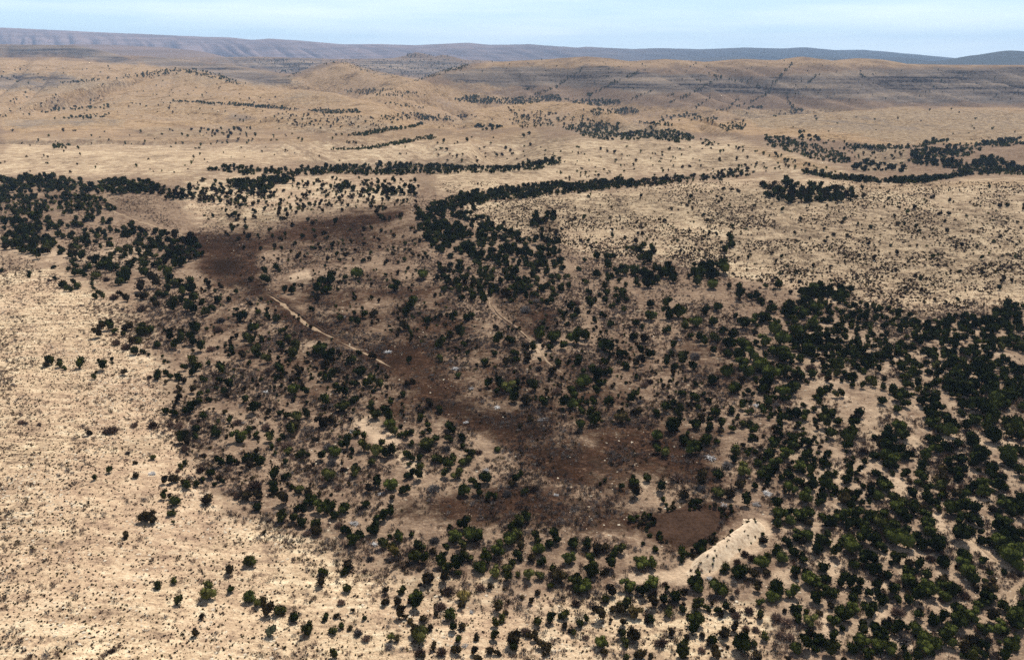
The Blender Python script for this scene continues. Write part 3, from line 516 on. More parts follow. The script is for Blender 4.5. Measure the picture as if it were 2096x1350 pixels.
def ground_material():
    m, nt, b = new_mat('dry ground')
    g = NB(nt)
    P = g.n('ShaderNodeNewGeometry').outputs['Position']
    A = g.n('ShaderNodeVertexColor', layer_name='cover')
    sep = g.n('ShaderNodeSeparateColor'); nt.links.new(A.outputs['Color'], sep.inputs[0])
    B = g.n('ShaderNodeVertexColor', layer_name='cover_b')
    sepb = g.n('ShaderNodeSeparateColor'); nt.links.new(B.outputs['Color'], sepb.inputs[0])
    brown, rock, gold, grey = sep.outputs[0], sep.outputs[1], sep.outputs[2], A.outputs['Alpha']
    sand, far, wood = sepb.outputs[0], sepb.outputs[1], sepb.outputs[2]
    n_big = g.noise(P, 0.012, 9, 0.66)
    n_mid = g.noise(P, 0.09, 8, 0.70)
    n_fine = g.noise(P, 0.7, 7, 0.78)
    n_spk = g.noise(P, 0.28, 6, 0.85)
    n_pat = g.noise(P, 0.035, 6, 0.62, 0.4)
    def dither(mask, noise, amt=1.1, k=2.6):
        a = g.math('SUBTRACT', noise, 0.5)
        a = g.math('MULTIPLY_ADD', a, amt * 1.6, mask)
        a = g.math('SUBTRACT', a, 0.5)
        return g.math('MULTIPLY_ADD', a, k, 0.5, clamp=True)
    col = soil_nodes(g, P)
    # scrubby valley soil: litter and low dead stems between bare patches
    lit = g.ramp(g.mix(0.4, n_spk, n_mid), [(0.40, 0.0), (0.53, 0.85)])
    lit = g.math('MULTIPLY', lit, g.ramp(n_pat, [(0.36, 0.6), (0.54, 1.0)]))
    col = g.mix(lit, col, (0.12, 0.075, 0.052))
    sandc = g.ramp(n_fine, [(0.3, (0.34, 0.245, 0.165)), (0.5, (0.50, 0.37, 0.25)), (0.7, (0.60, 0.46, 0.32))])
    col = g.mix(g.math('MULTIPLY', dither(sand, n_mid), 0.85), col, sandc)
    ledge = g.noise(g.scaled(P, (0.05, 0.30, 1.3)), 1.0, 6, 0.72)
    rockc = g.ramp(g.mix(0.3, g.mix(0.4, g.mix(0.45, n_spk, n_mid), n_fine), ledge), [(0.40, (0.06, 0.042, 0.03)), (0.455, (0.29, 0.205, 0.135)), (0.505, (0.52, 0.385, 0.245)), (0.59, (0.74, 0.63, 0.44))])
    rockc = g.mix(g.ramp(n_big, [(0.42, 0.0), (0.62, 0.45)]), rockc, (0.42, 0.275, 0.19))
    col = g.mix(dither(g.math('MULTIPLY', rock, 1.55), g.mix(0.5, n_mid, n_pat), 1.9, 1.7), col, rockc)
    goldc = g.ramp(g.mix(0.4, g.mix(0.5, n_mid, n_big), n_spk), [(0.43, (0.11, 0.07, 0.04)), (0.475, (0.30, 0.198, 0.11)), (0.525, (0.43, 0.295, 0.168)), (0.575, (0.54, 0.40, 0.245))])
    goldc = g.mix(g.ramp(n_big, [(0.45, 0.0), (0.68, 0.6)]), goldc, (0.25, 0.16, 0.115))
    col = g.mix(dither(gold, n_big, 0.8), col, goldc)
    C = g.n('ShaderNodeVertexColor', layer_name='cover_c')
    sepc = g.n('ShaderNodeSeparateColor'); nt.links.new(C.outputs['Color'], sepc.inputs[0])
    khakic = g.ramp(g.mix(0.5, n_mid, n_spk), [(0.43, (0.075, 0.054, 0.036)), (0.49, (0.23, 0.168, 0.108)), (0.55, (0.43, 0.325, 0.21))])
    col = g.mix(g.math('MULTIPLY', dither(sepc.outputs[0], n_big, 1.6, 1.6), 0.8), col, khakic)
    # grey stony slopes with level ledges of dark rock
    zs = g.scaled(P, (0.0016, 0.0016, 0.055))
    band = g.noise(zs, 1.0, 5, 0.62, 0.3)
    greyc = g.ramp(g.mix(0.35, band, n_mid), [(0.40, (0.035, 0.03, 0.03)), (0.445, (0.13, 0.105, 0.088)), (0.52, (0.205, 0.162, 0.128)), (0.60, (0.31, 0.235, 0.17))])
    col = g.mix(dither(grey, n_big, 0.9), col, greyc)
    brownc = g.ramp(g.mix(0.25, g.mix(0.35, n_spk, n_mid), n_fine), [(0.40, (0.007, 0.004, 0.003)), (0.475, (0.024, 0.0115, 0.0068)), (0.535, (0.055, 0.028, 0.017)), (0.58, (0.13, 0.078, 0.049)), (0.63, (0.33, 0.235, 0.16))])
    brownc = g.mix(g.math('MULTIPLY', B.outputs['Alpha'], 0.95), brownc, (0.007, 0.004, 0.003))
    col = g.mix(g.math('MULTIPLY', dither(brown, g.mix(0.45, n_pat, n_spk), 2.0, 1.7), 0.95), col, brownc)
    farc = g.mix(wood, (0.31, 0.22, 0.20), (0.065, 0.072, 0.06))
    farc = g.mix(g.ramp(g.noise(zs, 0.5, 6, 0.7), [(0.4, 0.0), (0.6, 0.55)]), farc, (0.075, 0.065, 0.062))
    col = g.mix(far, col, farc)
    nt.links.new(col, b.inputs['Color'])
    bp = g.n('ShaderNodeBump')
    bp.inputs['Strength'].default_value = 0.85
    bp.inputs['Distance'].default_value = 0.6
    nt.links.new(g.math('ADD', g.math('ADD', n_fine, g.math('MULTIPLY', n_big, 14.0)), g.math('MULTIPLY', n_mid, 3.0)), bp.inputs['Height'])
    nt.links.new(bp.outputs[0], b.inputs['Normal'])
    return m

def leaf_material(name, dark, light, vary=0.6):
    m, nt, b = new_mat(name)
    g = NB(nt)
    P = g.n('ShaderNodeNewGeometry').outputs['Position']
    oi = g.n('ShaderNodeObjectInfo')
    n = g.noise(P, 1.6, 3, 0.7)
    n2 = g.noise(P, 0.13, 2, 0.5)
    f = g.math('ADD', n, g.math('MULTIPLY', g.math('SUBTRACT', n2, 0.5), 1.0))
    f = g.math('ADD', f, g.math('MULTIPLY', g.math('SUBTRACT', oi.outputs['Random'], 0.5), vary))
    nt.links.new(g.ramp(f, [(0.3, dark), (0.72, light)]), b.inputs['Color'])
    return m
LEAF = {
 'J': leaf_material('juniper foliage', (0.012, 0.016, 0.004), (0.082, 0.092, 0.022)),
 'O': leaf_material('olive juniper foliage', (0.024, 0.026, 0.007), (0.145, 0.14, 0.042)),
 'B': leaf_material('browned juniper foliage', (0.020, 0.015, 0.008), (0.090, 0.066, 0.026)),
 'R': leaf_material('bare brown twigs', (0.07, 0.044, 0.031), (0.27, 0.18, 0.13)),
 'D': leaf_material('grey dead twigs', (0.09, 0.075, 0.065), (0.30, 0.26, 0.23)),
 'W': leaf_material('bleached dead wood', (0.30, 0.28, 0.27), (0.68, 0.66, 0.64)),
 'Y': leaf_material('yellowed foliage', (0.06, 0.045, 0.012), (0.24, 0.18, 0.06)),
 'G': leaf_material('grey green foliage', (0.05, 0.055, 0.03), (0.16, 0.17, 0.10)),
}
BARK, _nt, _b = new_mat('juniper bark')
_g = NB(_nt)
_nt.links.new(_g.ramp(_g.noise(_g.n('ShaderNodeNewGeometry').outputs['Position'], 4, 4, 0.7), [(0.3, (0.05, 0.035, 0.025)), (0.7, (0.16, 0.12, 0.09))]), _b.inputs['Color'])
GROUND_MAT = ground_material()

# ------------------------------------------------------------------ ground sheet
px, py = to_pix(GX, GY, GZ)
cov = np.stack([sample_map(BROWN, px, py), sample_map(ROCK, px, py), sample_map(GOLD, px, py), sample_map(GREY, px, py)], -1)
far = sstep(8200, 9800, GY)
cov[..., 0] *= 1 - sstep(2500, 3500, GY)
wood = sstep(-0.15, 0.35, GX / GY) * 0.85 + 0.15
cov_b = np.stack([sample_map(SAND, px, py), far, wood, sample_map(CHAR, px, py) * (1 - sstep(2500, 3500, GY))], -1)
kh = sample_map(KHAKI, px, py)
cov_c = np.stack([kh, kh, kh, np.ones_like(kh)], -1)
idx = np.arange(NY * NT).reshape(NY, NT)
quads = np.stack([idx[:-1, :-1], idx[:-1, 1:], idx[1:, 1:], idx[1:, :-1]], -1).reshape(-1, 4)
me = mesh_from('ground', np.stack([GX, GY, GZ], -1).reshape(-1, 3), quads, [GROUND_MAT], smooth=True)
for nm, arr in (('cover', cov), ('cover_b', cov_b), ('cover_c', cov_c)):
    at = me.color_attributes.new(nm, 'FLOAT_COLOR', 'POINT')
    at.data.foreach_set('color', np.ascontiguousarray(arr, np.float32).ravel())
tag(link('ground', me), 'dry tan desert ground rising into rolling stony hills and far mesas', 'ground', kind='structure')

# ------------------------------------------------------------------ plant shapes (unit: crown width 1, base at z = 0)
def ico(sub):
    bm = bmesh.new()
    bmesh.ops.create_icosphere(bm, subdivisions=sub, radius=1.0)
    v = np.array([q.co[:] for q in bm.verts]); f = np.array([[q.index for q in t.verts] for t in bm.faces])
    bm.free()
    return v, f
ICO1, ICO2 = ico(1), ico(2)
def lump(rs, V, amt=0.28, fr=2.2):
    o = rs.uniform(-50, 50, 2)
    d = 1 + amt * (vnoise(V[:, 0] * fr + o[0] + V[:, 2] * 1.7, V[:, 1] * fr + o[1] - V[:, 2] * 1.3, 7) + 0.5 * vnoise(V[:, 0] * fr * 2.4 - o[1] + V[:, 2] * 3.1, V[:, 1] * fr * 2.4 + V[:, 2] * 2.2, 9))
    return V * d[:, None]
def tufts(rs, n, cen, rad, size, up=0.25):
    """n small leafy sprays, each a pair of triangles, on and around ellipsoids cen/rad"""
    k = rs.integers(0, len(cen), n)
    d = rs.normal(size=(n, 3)); d[:, 2] = d[:, 2] * 0.9 + 0.25
    d /= np.linalg.norm(d, axis=1)[:, None]
    p = cen[k] + d * rad[k] * rs.uniform(0.80, 1.04, n)[:, None]
    s = size * rs.uniform(0.6, 1.4, n)[:, None]
    a = rs.normal(size=(n, 3)); a -= d * np.sum(a * d, 1)[:, None] * 0.6; a /= np.linalg.norm(a, axis=1)[:, None]
    c = np.cross(d, a); c /= np.linalg.norm(c, axis=1)[:, None] + 1e-9
    tip = p + d * s * 0.9 + np.array([0, 0, up]) * s
    V = np.concatenate([p - a * s * 0.55, p + a * s * 0.55, tip, p - c * s * 0.5 + d * s * 0.2, p + c * s * 0.5, tip - a * s * 0.3])
    i = np.arange(n)
    F = np.concatenate([np.stack([i, i + n, i + 2 * n], 1), np.stack([i + 3 * n, i + 4 * n, i + 5 * n], 1)])
    return V, F
def join(parts):
    V, F, o = [], [], 0
    for v, f in parts:
        V.append(v); F.append(f + o); o += len(v)
    return np.concatenate(V), np.concatenate(F)
def crown_shape(seed, nl=6, nt=320, tall=0.82, core=ICO1, size=0.05):
    rs = np.random.default_rng(seed)
    cen, rad = [], []
    for i in range(nl):
        a = rs.uniform(0, 2 * math.pi); q = rs.uniform(0.05, 0.33) if i else 0.05
        r = rs.uniform(0.13, 0.28) if i else rs.uniform(0.22, 0.32)
        cen.append((q * math.cos(a), q * math.sin(a), rs.uniform(0.2, tall - r * 0.9) if i else tall * 0.46))
        rad.append((r, r * rs.uniform(0.85, 1.1), r * rs.uniform(0.8, 1.15) if i else tall * 0.42))
    cen, rad = np.array(cen), np.array(rad)
    parts = [(lump(rs, core[0]) * rad[i] * 0.93 + cen[i], core[1]) for i in range(nl)]
    parts.append(tufts(rs, nt, cen, rad, size))
    V, F = join(parts)
    w = max(np.ptp(V[:, 0]), np.ptp(V[:, 1]))
    V[:, 2] = np.maximum(V[:, 2], 0.015)
    return V / w, F
def trunk_shape(seed):
    rs = np.random.default_rng(seed)
    parts = []
    for b in range(4):
        a = rs.uniform(0, 2 * math.pi)
        tip = np.array([0.2 * math.cos(a), 0.2 * math.sin(a), rs.uniform(0.35, 0.5)]) if b else np.array([0.02, -0.01, 0.5])
        base = np.array([0, 0, -0.08]) if b == 0 else np.array([0, 0, 0.1])
        r0, r1 = (0.055, 0.02) if b == 0 else (0.035, 0.012)
        th = np.linspace(0, 2 * math.pi, 7)[:-1]
        ring = np.stack([np.cos(th), np.sin(th), 0 * th], 1)
        mid = (base + tip) / 2 + rs.normal(size=3) * 0.02
        V = np.concatenate([base + ring * r0, mid + ring * (r0 + r1) / 2, tip + ring * r1])
        F = []
        for q in (0, 6):
            for i in range(6):
                j = (i + 1) % 6
                F += [(q + i, q + j, q + 6 + j), (q + i, q + 6 + j, q + 6 + i)]
        parts.append((V, np.array(F)))
    return join(parts)
def shrub_shape(seed, n=150, hgt=0.55):
    """a bare twiggy shrub: thin blades fanning up and out from the root"""
    rs = np.random.default_rng(seed)
    a = rs.uniform(0, 2 * math.pi, n); q = 0.5 * np.sqrt(rs.uniform(0.02, 1, n))
    tip = np.stack([q * np.cos(a), q * np.sin(a), hgt * np.sqrt(np.maximum(0, 1 - (q / 0.53) ** 2)) * rs.uniform(0.55, 1.08, n)], 1)
    base = tip * np.array([0.25, 0.25, 0.0]) * rs.uniform(0.2, 1.6, n)[:, None]
    mid = base * 0.45 + tip * 0.55 + rs.normal(size=(n, 3)) * 0.03
    w = rs.normal(size=(n, 3)); w /= np.linalg.norm(w, axis=1)[:, None]
    w *= rs.uniform(0.018, 0.055, n)[:, None]
    V = np.concatenate([base, mid + w, mid - w, tip])
    V[:, 2] = np.maximum(V[:, 2], 0.0)
    i = np.arange(n)
    return V, np.concatenate([np.stack([i, i + n, i + 2 * n], 1), np.stack([i + n, i + 3 * n, i + 2 * n], 1)])
def brush_pile_shape(seed):
    """fallen bleached limbs lying across one another"""
    rs = np.random.default_rng(seed)
    parts = []
    for k in range(26):
        L = rs.uniform(0.25, 0.8); a = rs.normal(0.6, 0.9); r = rs.uniform(0.012, 0.034)
        c = np.array([*rs.uniform(-0.24, 0.24, 2), rs.uniform(0.03, 0.2)])
        d = np.array([math.cos(a), math.sin(a), rs.uniform(-0.22, 0.3)])
        th = np.linspace(0, 2 * math.pi, 5)[:-1]
        n1 = np.array([-math.sin(a), math.cos(a), 0]); n2 = np.array([0, 0, 1.0])
        ring = np.cos(th)[:, None] * n1 + np.sin(th)[:, None] * n2
        bend = rs.normal(size=3) * 0.04
        V = np.concatenate([c - d * L / 2 + ring * r, c + bend + ring * r * 0.9, c + d * L / 2 + ring * r * 0.35])
        F = []
        for q in (0, 4):
            for i in range(4):
                j = (i + 1) % 4
                F += [(q + i, q + j, q + 4 + j), (q + i, q + 4 + j, q + 4 + i)]
        V[:, 2] = np.maximum(V[:, 2], 0.0)
        parts.append((V, np.array(F)))
    return join(parts)

# ------------------------------------------------------------------ where every traced plant stands
T = []
for x0, y0, sc, s in TILES:
    for a, b_, c, k in re.findall(r'(\d+),(\d+),(\d+)([A-Z])', s):
        T.append((x0 + int(a) / sc, y0 + int(b_) / sc, int(c) / sc, k))
tx = np.array([t[0] for t in T]); ty = np.array([t[1] for t in T]); tw = np.array([t[2] for t in T])
tk = np.array([t[3] for t in T])
# dense stands: (polygon, how many, narrowest and widest crown in photo pixels, kinds)
WOODS = [
 ([(0,366),(60,360),(140,363),(190,374),(240,366),(330,374),(330,392),(240,396),(120,392),(0,398)],240,8,14,'JJJOO'),
 ([(0,398),(200,400),(240,425),(200,440),(0,440)],150,8,13,'JJOO'),
 ([(250,380),(470,385),(560,400),(520,420),(330,405)],70,8,13,'JBJB'),
 ([(0,440),(190,440),(260,460),(330,490),(395,500),(385,540),(280,540),(200,515),(0,515)],240,9,15,'JJOO'),
 ([(0,505),(120,512),(290,540),(380,535),(380,545),(150,545)],34,12,18,'JJB'),
 ([(260,455),(400,490),(420,520),(380,540),(330,510)],40,11,17,'JJB'),
 ([(425,346),(470,340),(520,346),(600,344),(700,338),(800,333),(850,336),(900,338),(1000,342),(1090,334),(1140,324),(1150,332),(1085,349),(950,354),(800,357),(650,357),(500,357)],420,7,12,'JJJJO'),
 ([(470,374),(520,366),(602,360),(602,372),(560,382),(545,398),(520,392),(480,384)],85,9,14,'JJJO'),
 ([(690,378),(715,374),(722,388),(695,392)],12,10,14,'J'),
 ([(740,378),(800,376),(850,384),(856,400),(790,398),(735,392)],40,8,13,'JJB'),
 ([(870,425),(905,408),(960,392),(1060,380),(1150,374),(1290,368),(1300,380),(1150,396),(1020,410),(940,420),(900,430)],420,8,14,'JJJO'),
 ([(1290,368),(1420,358),(1530,345),(1550,350),(1540,360),(1400,374),(1290,384)],150,6,11,'JJB'),
 ([(850,430),(925,418),(975,430),(1000,455),(1060,480),(1135,490),(1160,545),(1000,545),(900,520),(860,490)],330,11,17,'JJJJO'),
 ([(880,535),(1000,545),(1160,535),(1165,590),(1120,625),(1020,610),(900,590)],150,11,17,'JJOO'),
 ([(1170,535),(1290,500),(1340,515),(1380,560),(1300,640),(1200,620)],60,12,18,'JJJO'),
 ([(1290,498),(1310,488),(1345,512),(1320,530),(1295,520)],16,11,16,'JJB'),
 ([(1405,560),(1420,538),(1470,536),(1495,530),(1490,550),(1455,570),(1410,580)],24,13,18,'J'),
 ([(1480,490),(1495,488),(1502,510),(1485,515)],5,14,18,'J'),
 ([(1640,592),(1655,585),(1755,592),(1755,612),(1640,615)],34,13,19,'J'),
 ([(1540,600),(1640,615),(1750,612),(1830,630),(1880,655),(1900,700),(1760,760),(1640,720),(1560,660)],330,10,15,'JJJO'),
 ([(1880,690),(1900,650),(1990,640),(2096,615),(2096,700),(1960,720),(1900,720)],170,11,16,'J'),
 ([(1690,690),(1960,720),(2096,700),(2096,810),(1676,810)],210,12,18,'JJJO'),
 ([(1910,730),(2060,735),(2096,760),(2096,810),(1940,810)],90,13,20,'J'),
 ([(1560,376),(1600,370),(1660,376),(1760,388),(1752,408),(1640,412),(1560,408)],120,9,15,'JJJB'),
 ([(1640,350),(1660,350),(1720,362),(1830,366),(1920,360),(1990,356),(1880,374),(1760,372),(1680,362)],330,6,11,'J'),
 ([(1560,276),(1600,280),(1670,296),(1720,312),(1742,330),(1720,336),(1640,318),(1570,296)],210,5,9,'J'),
 ([(1620,268),(1660,270),(1690,290),(1640,285)],25,5,8,'J'),
 ([(1730,296),(1800,296),(1860,300),(1930,284),(1940,288),(1870,304),(1800,306),(1740,304)],90,5,9,'J'),
 ([(1865,310),(1900,298),(1990,292),(2096,280),(2096,296),(2010,302),(1980,318),(1900,322),(1865,324)],190,5,10,'J'),
 ([(1860,322),(1930,322),(1980,330),(2030,318),(2096,340),(2096,358),(1960,356),(1930,340),(1870,336)],230,6,11,'J'),
 ([(1760,330),(1780,328),(1820,336),(1860,344),(1850,352),(1800,350),(1740,345)],50,6,10,'J'),
 ([(1150,260),(1200,252),(1270,250),(1265,270),(1230,284),(1200,280),(1170,268)],150,5,8,'J'),
 ([(1230,284),(1260,274),(1340,264),(1400,268),(1420,284),(1400,292),(1330,282),(1270,288)],170,6,9,'J'),
 ([(1300,247),(1370,252),(1388,260),(1330,256)],28,4,7,'J'),
 ([(1470,256),(1522,246),(1528,256),(1515,266),(1480,268)],60,4,6,'J'),
 ([(970,258),(1000,252),(1030,256),(1025,262),(985,266)],26,5,8,'J'),
 ([(1430,282),(1500,292),(1505,298),(1440,296)],14,5,8,'JB'),
 ([(930,205),(960,194),(1040,200),(1145,194),(1150,206),(1060,214),(960,210)],190,4,6,'J'),
 ([(1150,200),(1180,204),(1270,202),(1270,212),(1220,216),(1175,210)],80,4,6,'J'),
 ([(1190,224),(1240,222),(1310,220),(1310,230),(1220,236)],70,4,6,'J'),
 ([(1350,238),(1400,232),(1475,240),(1470,246),(1350,248)],50,4,6,'J'),
 ([(690,278),(760,268),(820,258),(862,252),(866,256),(800,268),(740,278)],120,5,7,'J'),
 ([(660,308),(740,302),(800,292),(885,276),(892,281),(820,294),(760,304)],120,5,8,'J'),
 ([(622,224),(660,225),(735,225),(738,231),(660,233)],90,4,6,'J'),
 ([(345,208),(380,206),(470,210),(560,217),(620,224),(560,222),(440,214)],130,3,6,'J'),
 ([(770,235),(830,230),(900,236),(960,236),(950,246),(880,246),(800,246)],90,4,7,'JJB'),
 ([(780,206),(870,218),(868,222),(785,212)],25,3,4,'J'),
 ([(270,156),(330,142),(400,140),(440,150),(505,170),(500,176),(430,160),(370,148),(310,160)],150,3,5,'J'),
 ([(120,168),(250,156),(270,152),(270,158),(130,172)],40,3,4,'J'),
 ([(85,226),(150,220),(225,216),(228,221),(150,226),(90,230)],28,4,6,'J'),
 ([(105,243),(160,236),(200,232),(228,232),(225,242),(160,243),(120,246)],20,5,7,'J'),
 ([(100,296),(140,294),(152,300),(110,304)],24,4,7,'J'),
 ([(500,118),(680,122),(900,121),(990,124),(960,140),(870,158),(800,156),(740,146),(690,130),(620,138),(560,142)],420,1.8,3.2,'J'),
 ([(560,146),(590,142),(640,132),(600,156),(592,158)],50,2,3,'J'),
 ([(830,170),(870,156),(940,134),(960,130),(960,134),(900,154),(850,166)],90,2.5,4,'J'),
 ([(700,184),(780,180),(840,186),(880,192),(860,200),(760,194),(720,194)],80,3,5,'J'),
 ([(830,108),(880,108),(930,114),(930,118),(830,118)],40,2,3,'J'),
 ([(360,262),(500,262),(470,280),(390,272)],16,5,8,'JB'),
 # scattered
 ([(430,170),(760,240),(900,232),(1100,240),(1240,262),(1100,262),(760,262),(430,250),(200,240),(0,240),(0,200),(300,190)],120,3,6,'JB'),
 ([(300,262),(700,258),(860,250),(700,290),(430,300)],40,4,7,'JB'),
 ([(560,230),(780,240),(800,262),(560,256)],60,4,7,'BJB'),
 ([(1040,218),(1220,240),(1240,262),(1060,262)],110,4,7,'BJ'),
 ([(380,366),(860,364),(860,420),(640,430),(460,430),(380,410)],230,6,11,'JB'),
 ([(400,430),(860,420),(880,540),(560,540),(480,500)],110,8,14,'JBB'),
 ([(940,425),(1150,402),(1400,384),(1880,384),(2096,372),(2096,620),(1850,630),(1600,580),(1500,550),(1350,505),(1160,505),(1060,470)],330,4,12,'BBJR'),
 ([(1080,440),(1130,440),(1150,500),(1110,510)],30,10,15,'BJ'),
 ([(1100,300),(1500,296),(1760,362),(1500,350),(1150,370)],90,5,9,'BJ'),
 ([(1500,292),(1640,330),(1760,362),(1740,365),(1600,330)],40,4,8,'J'),
 ([(880,285),(1100,270),(1100,330),(900,332)],40,5,8,'BJ'),
 ([(0,260),(430,262),(900,300),(900,328),(430,332),(380,355),(0,355)],60,4,8,'BJ'),
 ([(900,130),(1200,120),(1640,120),(1700,130),(2096,140),(2096,205),(1700,205),(1500,190),(1200,180),(960,160)],150,2,4,'J'),
 ([(1500,220),(2096,225),(2096,280),(1700,275),(1500,250)],24,3,7,'JB'),
 ([(1740,300),(1860,296),(1860,350),(1750,350)],40,4,8,'JD'),
 ([(1560,280),(1760,290),(1760,330),(1600,300)],30,4,7,'J'),
 ([(0,125),(300,140),(430,200),(0,200)],50,2,4,'J'),
 ([(1300,1060),(1325,1050),(1345,1062),(1335,1085),(1375,1112),(1365,1120),(1315,1095)],26,7,13,'JBJ'),
 ([(1340,1035),(1440,1020),(1500,1030),(1505,1055),(1480,1060),(1440,1040),(1360,1048)],40,7,12,'JBR'),
 ([(1380,1140),(1420,1125),(1470,1085),(1478,1090),(1440,1125),(1400,1150)],14,8,14,'JBR'),
 # low growth between the traced plants of the valley
 ([(560,545),(900,545),(1250,640),(1360,700),(1500,850),(1200,880),(900,720),(620,620)],420,7,13,'BRJ'),
 ([(400,560),(560,620),(760,740),(900,860),(700,900),(480,800),(420,680)],280,7,13,'BRJ'),
 ([(330,760),(480,800),(700,900),(800,1010),(560,1020),(380,960)],170,7,13,'BRR'),
 ([(1500,640),(1700,690),(1700,1000),(1560,1000),(1480,820)],210,9,15,'JJB'),
 ([(1600,1000),(2096,810),(2096,1350),(1640,1350)],150,10,17,'JJB'),
 ([(800,1180),(1250,1200),(1640,1240),(1640,1345),(800,1345)],130,9,17,'BRR'),
 ([(820,1020),(1300,1010),(1320,1080),(840,1075)],30,8,12,'R'),
]
GULLIES = [   # lines of trees down the draws of the long ridge: points, how many
 ([(1196,137),(1170,155),(1140,176),(1110,188),(1085,196)],36), ([(1325,142),(1300,150),(1255,170),(1215,190),(1200,197)],60),
 ([(1478,155),(1455,168),(1438,178),(1410,194),(1370,210)],46), ([(1622,130),(1600,150),(1582,172),(1572,190),(1545,204),(1500,220),(1465,226)],70),
 ([(1610,190),(1612,205),(1626,222),(1645,224)],26), ([(1645,224),(1610,230),(1576,240)],20), ([(1092,177),(1070,185)],8), ([(1335,186),(1312,194),(1290,204)],14),
 ([(1455,198),(1440,208),(1425,220)],10), ([(1510,204),(1492,218)],14), ([(1380,190),(1362,198)],6), ([(1525,222),(1560,218)],18),
 ([(1700,140),(1680,152),(1656,166)],10), ([(1760,148),(1770,156)],10), ([(1440,148),(1475,158),(1530,168),(1560,178)],22),
]
fx_, fy_, fw_, fk_ = [], [], [], []
for poly, n, w0, w1, kinds in WOODS:
    if w1 <= 14 and n > 55 and w0 < 9: n, w0, w1 = int(n * 1.7), w0 * 0.74, w1 * 0.8
    P = np.array(poly, float)
    lo, hi = P.min(0), P.max(0)
    got = 0
    while got < n:
        q = rng.uniform(lo, hi, (n * 3, 2))
        keep = in_poly(q[:, 0] + 6 * fbm(q[:, 0] / 20, q[:, 1] / 14, 5, 2), q[:, 1] + 3 * fbm(q[:, 0] / 20, q[:, 1] / 14, 6, 2), poly)
        cl = fbm(q[:, 0] / (w1 * 5), q[:, 1] / (w1 * 2.6), 77, 2) > rng.uniform(-0.9, 0.45, len(q))
        cl &= ~((sample_map(SAND, q[:, 0], q[:, 1]) > 0.7) & (rng.uniform(0, 1, len(q)) < 0.93))
        q = q[keep & cl][:n - got]
        got += len(q)
        fx_ += list(q[:, 0]); fy_ += list(q[:, 1])
        fw_ += list(w0 + (w1 - w0) * rng.uniform(0, 1, len(q)) ** 1.5)
        fk_ += [kinds[i] for i in rng.integers(0, len(kinds), len(q))]
for pts, n in GULLIES:
    P = np.array(pts, float)
    seg = np.insert(np.cumsum(np.hypot(*np.diff(P, axis=0).T)), 0, 0)
    u = np.sort(rng.uniform(0, seg[-1], n))
    fx_ += list(np.interp(u, seg, P[:, 0]) + rng.normal(0, 1.6, n)); fy_ += list(np.interp(u, seg, P[:, 1]) + rng.normal(0, 1.2, n))
    fw_ += list(rng.uniform(2.2, 4.2, n)); fk_ += ['J'] * n
fx_, fy_, fw_, fk_ = map(np.array, (fx_, fy_, fw_, fk_))

def stand(px, py, w):
    """crown centre and width on the photograph -> foot on the ground, true width"""
    X, Y, Z, ok = hit(px, py + 0.30 * w)
    d = np.sqrt(X * X + Y * Y + (CAM_Z - Z) ** 2)
    return X, Y, Z, w * d / FPX, ok
tw = tw * 1.16
fw_ = fw_ * 1.06
TX, TY, TZ, TW, TOK = stand(tx, ty, tw)
FX, FY, FZ, FW, FOK = stand(fx_, fy_, fw_)
print('traced', len(tx), 'filled', len(fx_), 'lost', (~TOK).sum(), (~FOK).sum(), 'crown widths', np.percentile(TW, [5, 50, 95]), np.percentile(FW, [5, 50, 95]))
FOK &= FW < 14
TW = np.clip(TW, 0.5, 8.5)
# ------------------------------------------------------------------ single plants: shapes shared, every plant an object of its own
crowns, trunks = {}, []
for v in range(6):
    trunks.append(mesh_from('trunk', *trunk_shape(300 + v), [BARK]))
for k in 'JOBGY':
    for v in range(6):
        V, F = crown_shape(40 + v, nl=(5, 7, 8, 4, 9, 6)[v], nt=560, tall=(0.78, 0.86, 0.72, 0.95, 0.8, 0.7)[v])
        crowns[k, v] = mesh_from('crown', V, F, [LEAF[k]])
shrubs = {}
for k in 'RD':
    for v in range(4):
        shrubs[k, v] = mesh_from('dry_shrub', *shrub_shape(80 + v, 190, (0.5, 0.6, 0.45, 0.55)[v]), [LEAF[k]])
piles = [mesh_from('brush_pile', *brush_pile_shape(120 + v), [LEAF['W']]) for v in range(4)]

is_jun = np.isin(tk, list('JOGBY')) & TOK
big = np.argsort(-np.where(is_jun, tw + rng.uniform(0, 0.01, len(tw)), -1))[:300]
single = np.zeros(len(tw), bool)
single[big] = True
singles = []          # (index, object, sort of plant)
for i in big:
    k, v = tk[i], int(rng.integers(0, 6))
    o = bpy.data.objects.new('juniper_tree', None)
    COL.objects.link(o)
    o.empty_display_size = 0.2
    s = TW[i]
    o.location = (TX[i], TY[i], TZ[i] - 0.05)
    o.rotation_euler = (0, 0, rng.uniform(0, 6.283))
    o.scale = (s, s, s * rng.uniform(0.85, 1.15))
    c = bpy.data.objects.new('crown', crowns[k, v]); COL.objects.link(c); c.parent = o
    t = bpy.data.objects.new('trunk', trunks[v]); COL.objects.link(t); t.parent = o
    singles.append((i, o, 'tree'))
for i in np.where(np.isin(tk, list('RD')) & TOK)[0]:
    o = link('dry_shrub', shrubs[tk[i], int(rng.integers(0, 4))], loc=(TX[i], TY[i], TZ[i] - 0.03))
    o.rotation_euler = (0, 0, rng.uniform(0, 6.283)); s = TW[i] * 1.05
    o.scale = (s, s, s * rng.uniform(0.85, 1.2)); single[i] = True
    singles.append((i, o, 'shrub'))
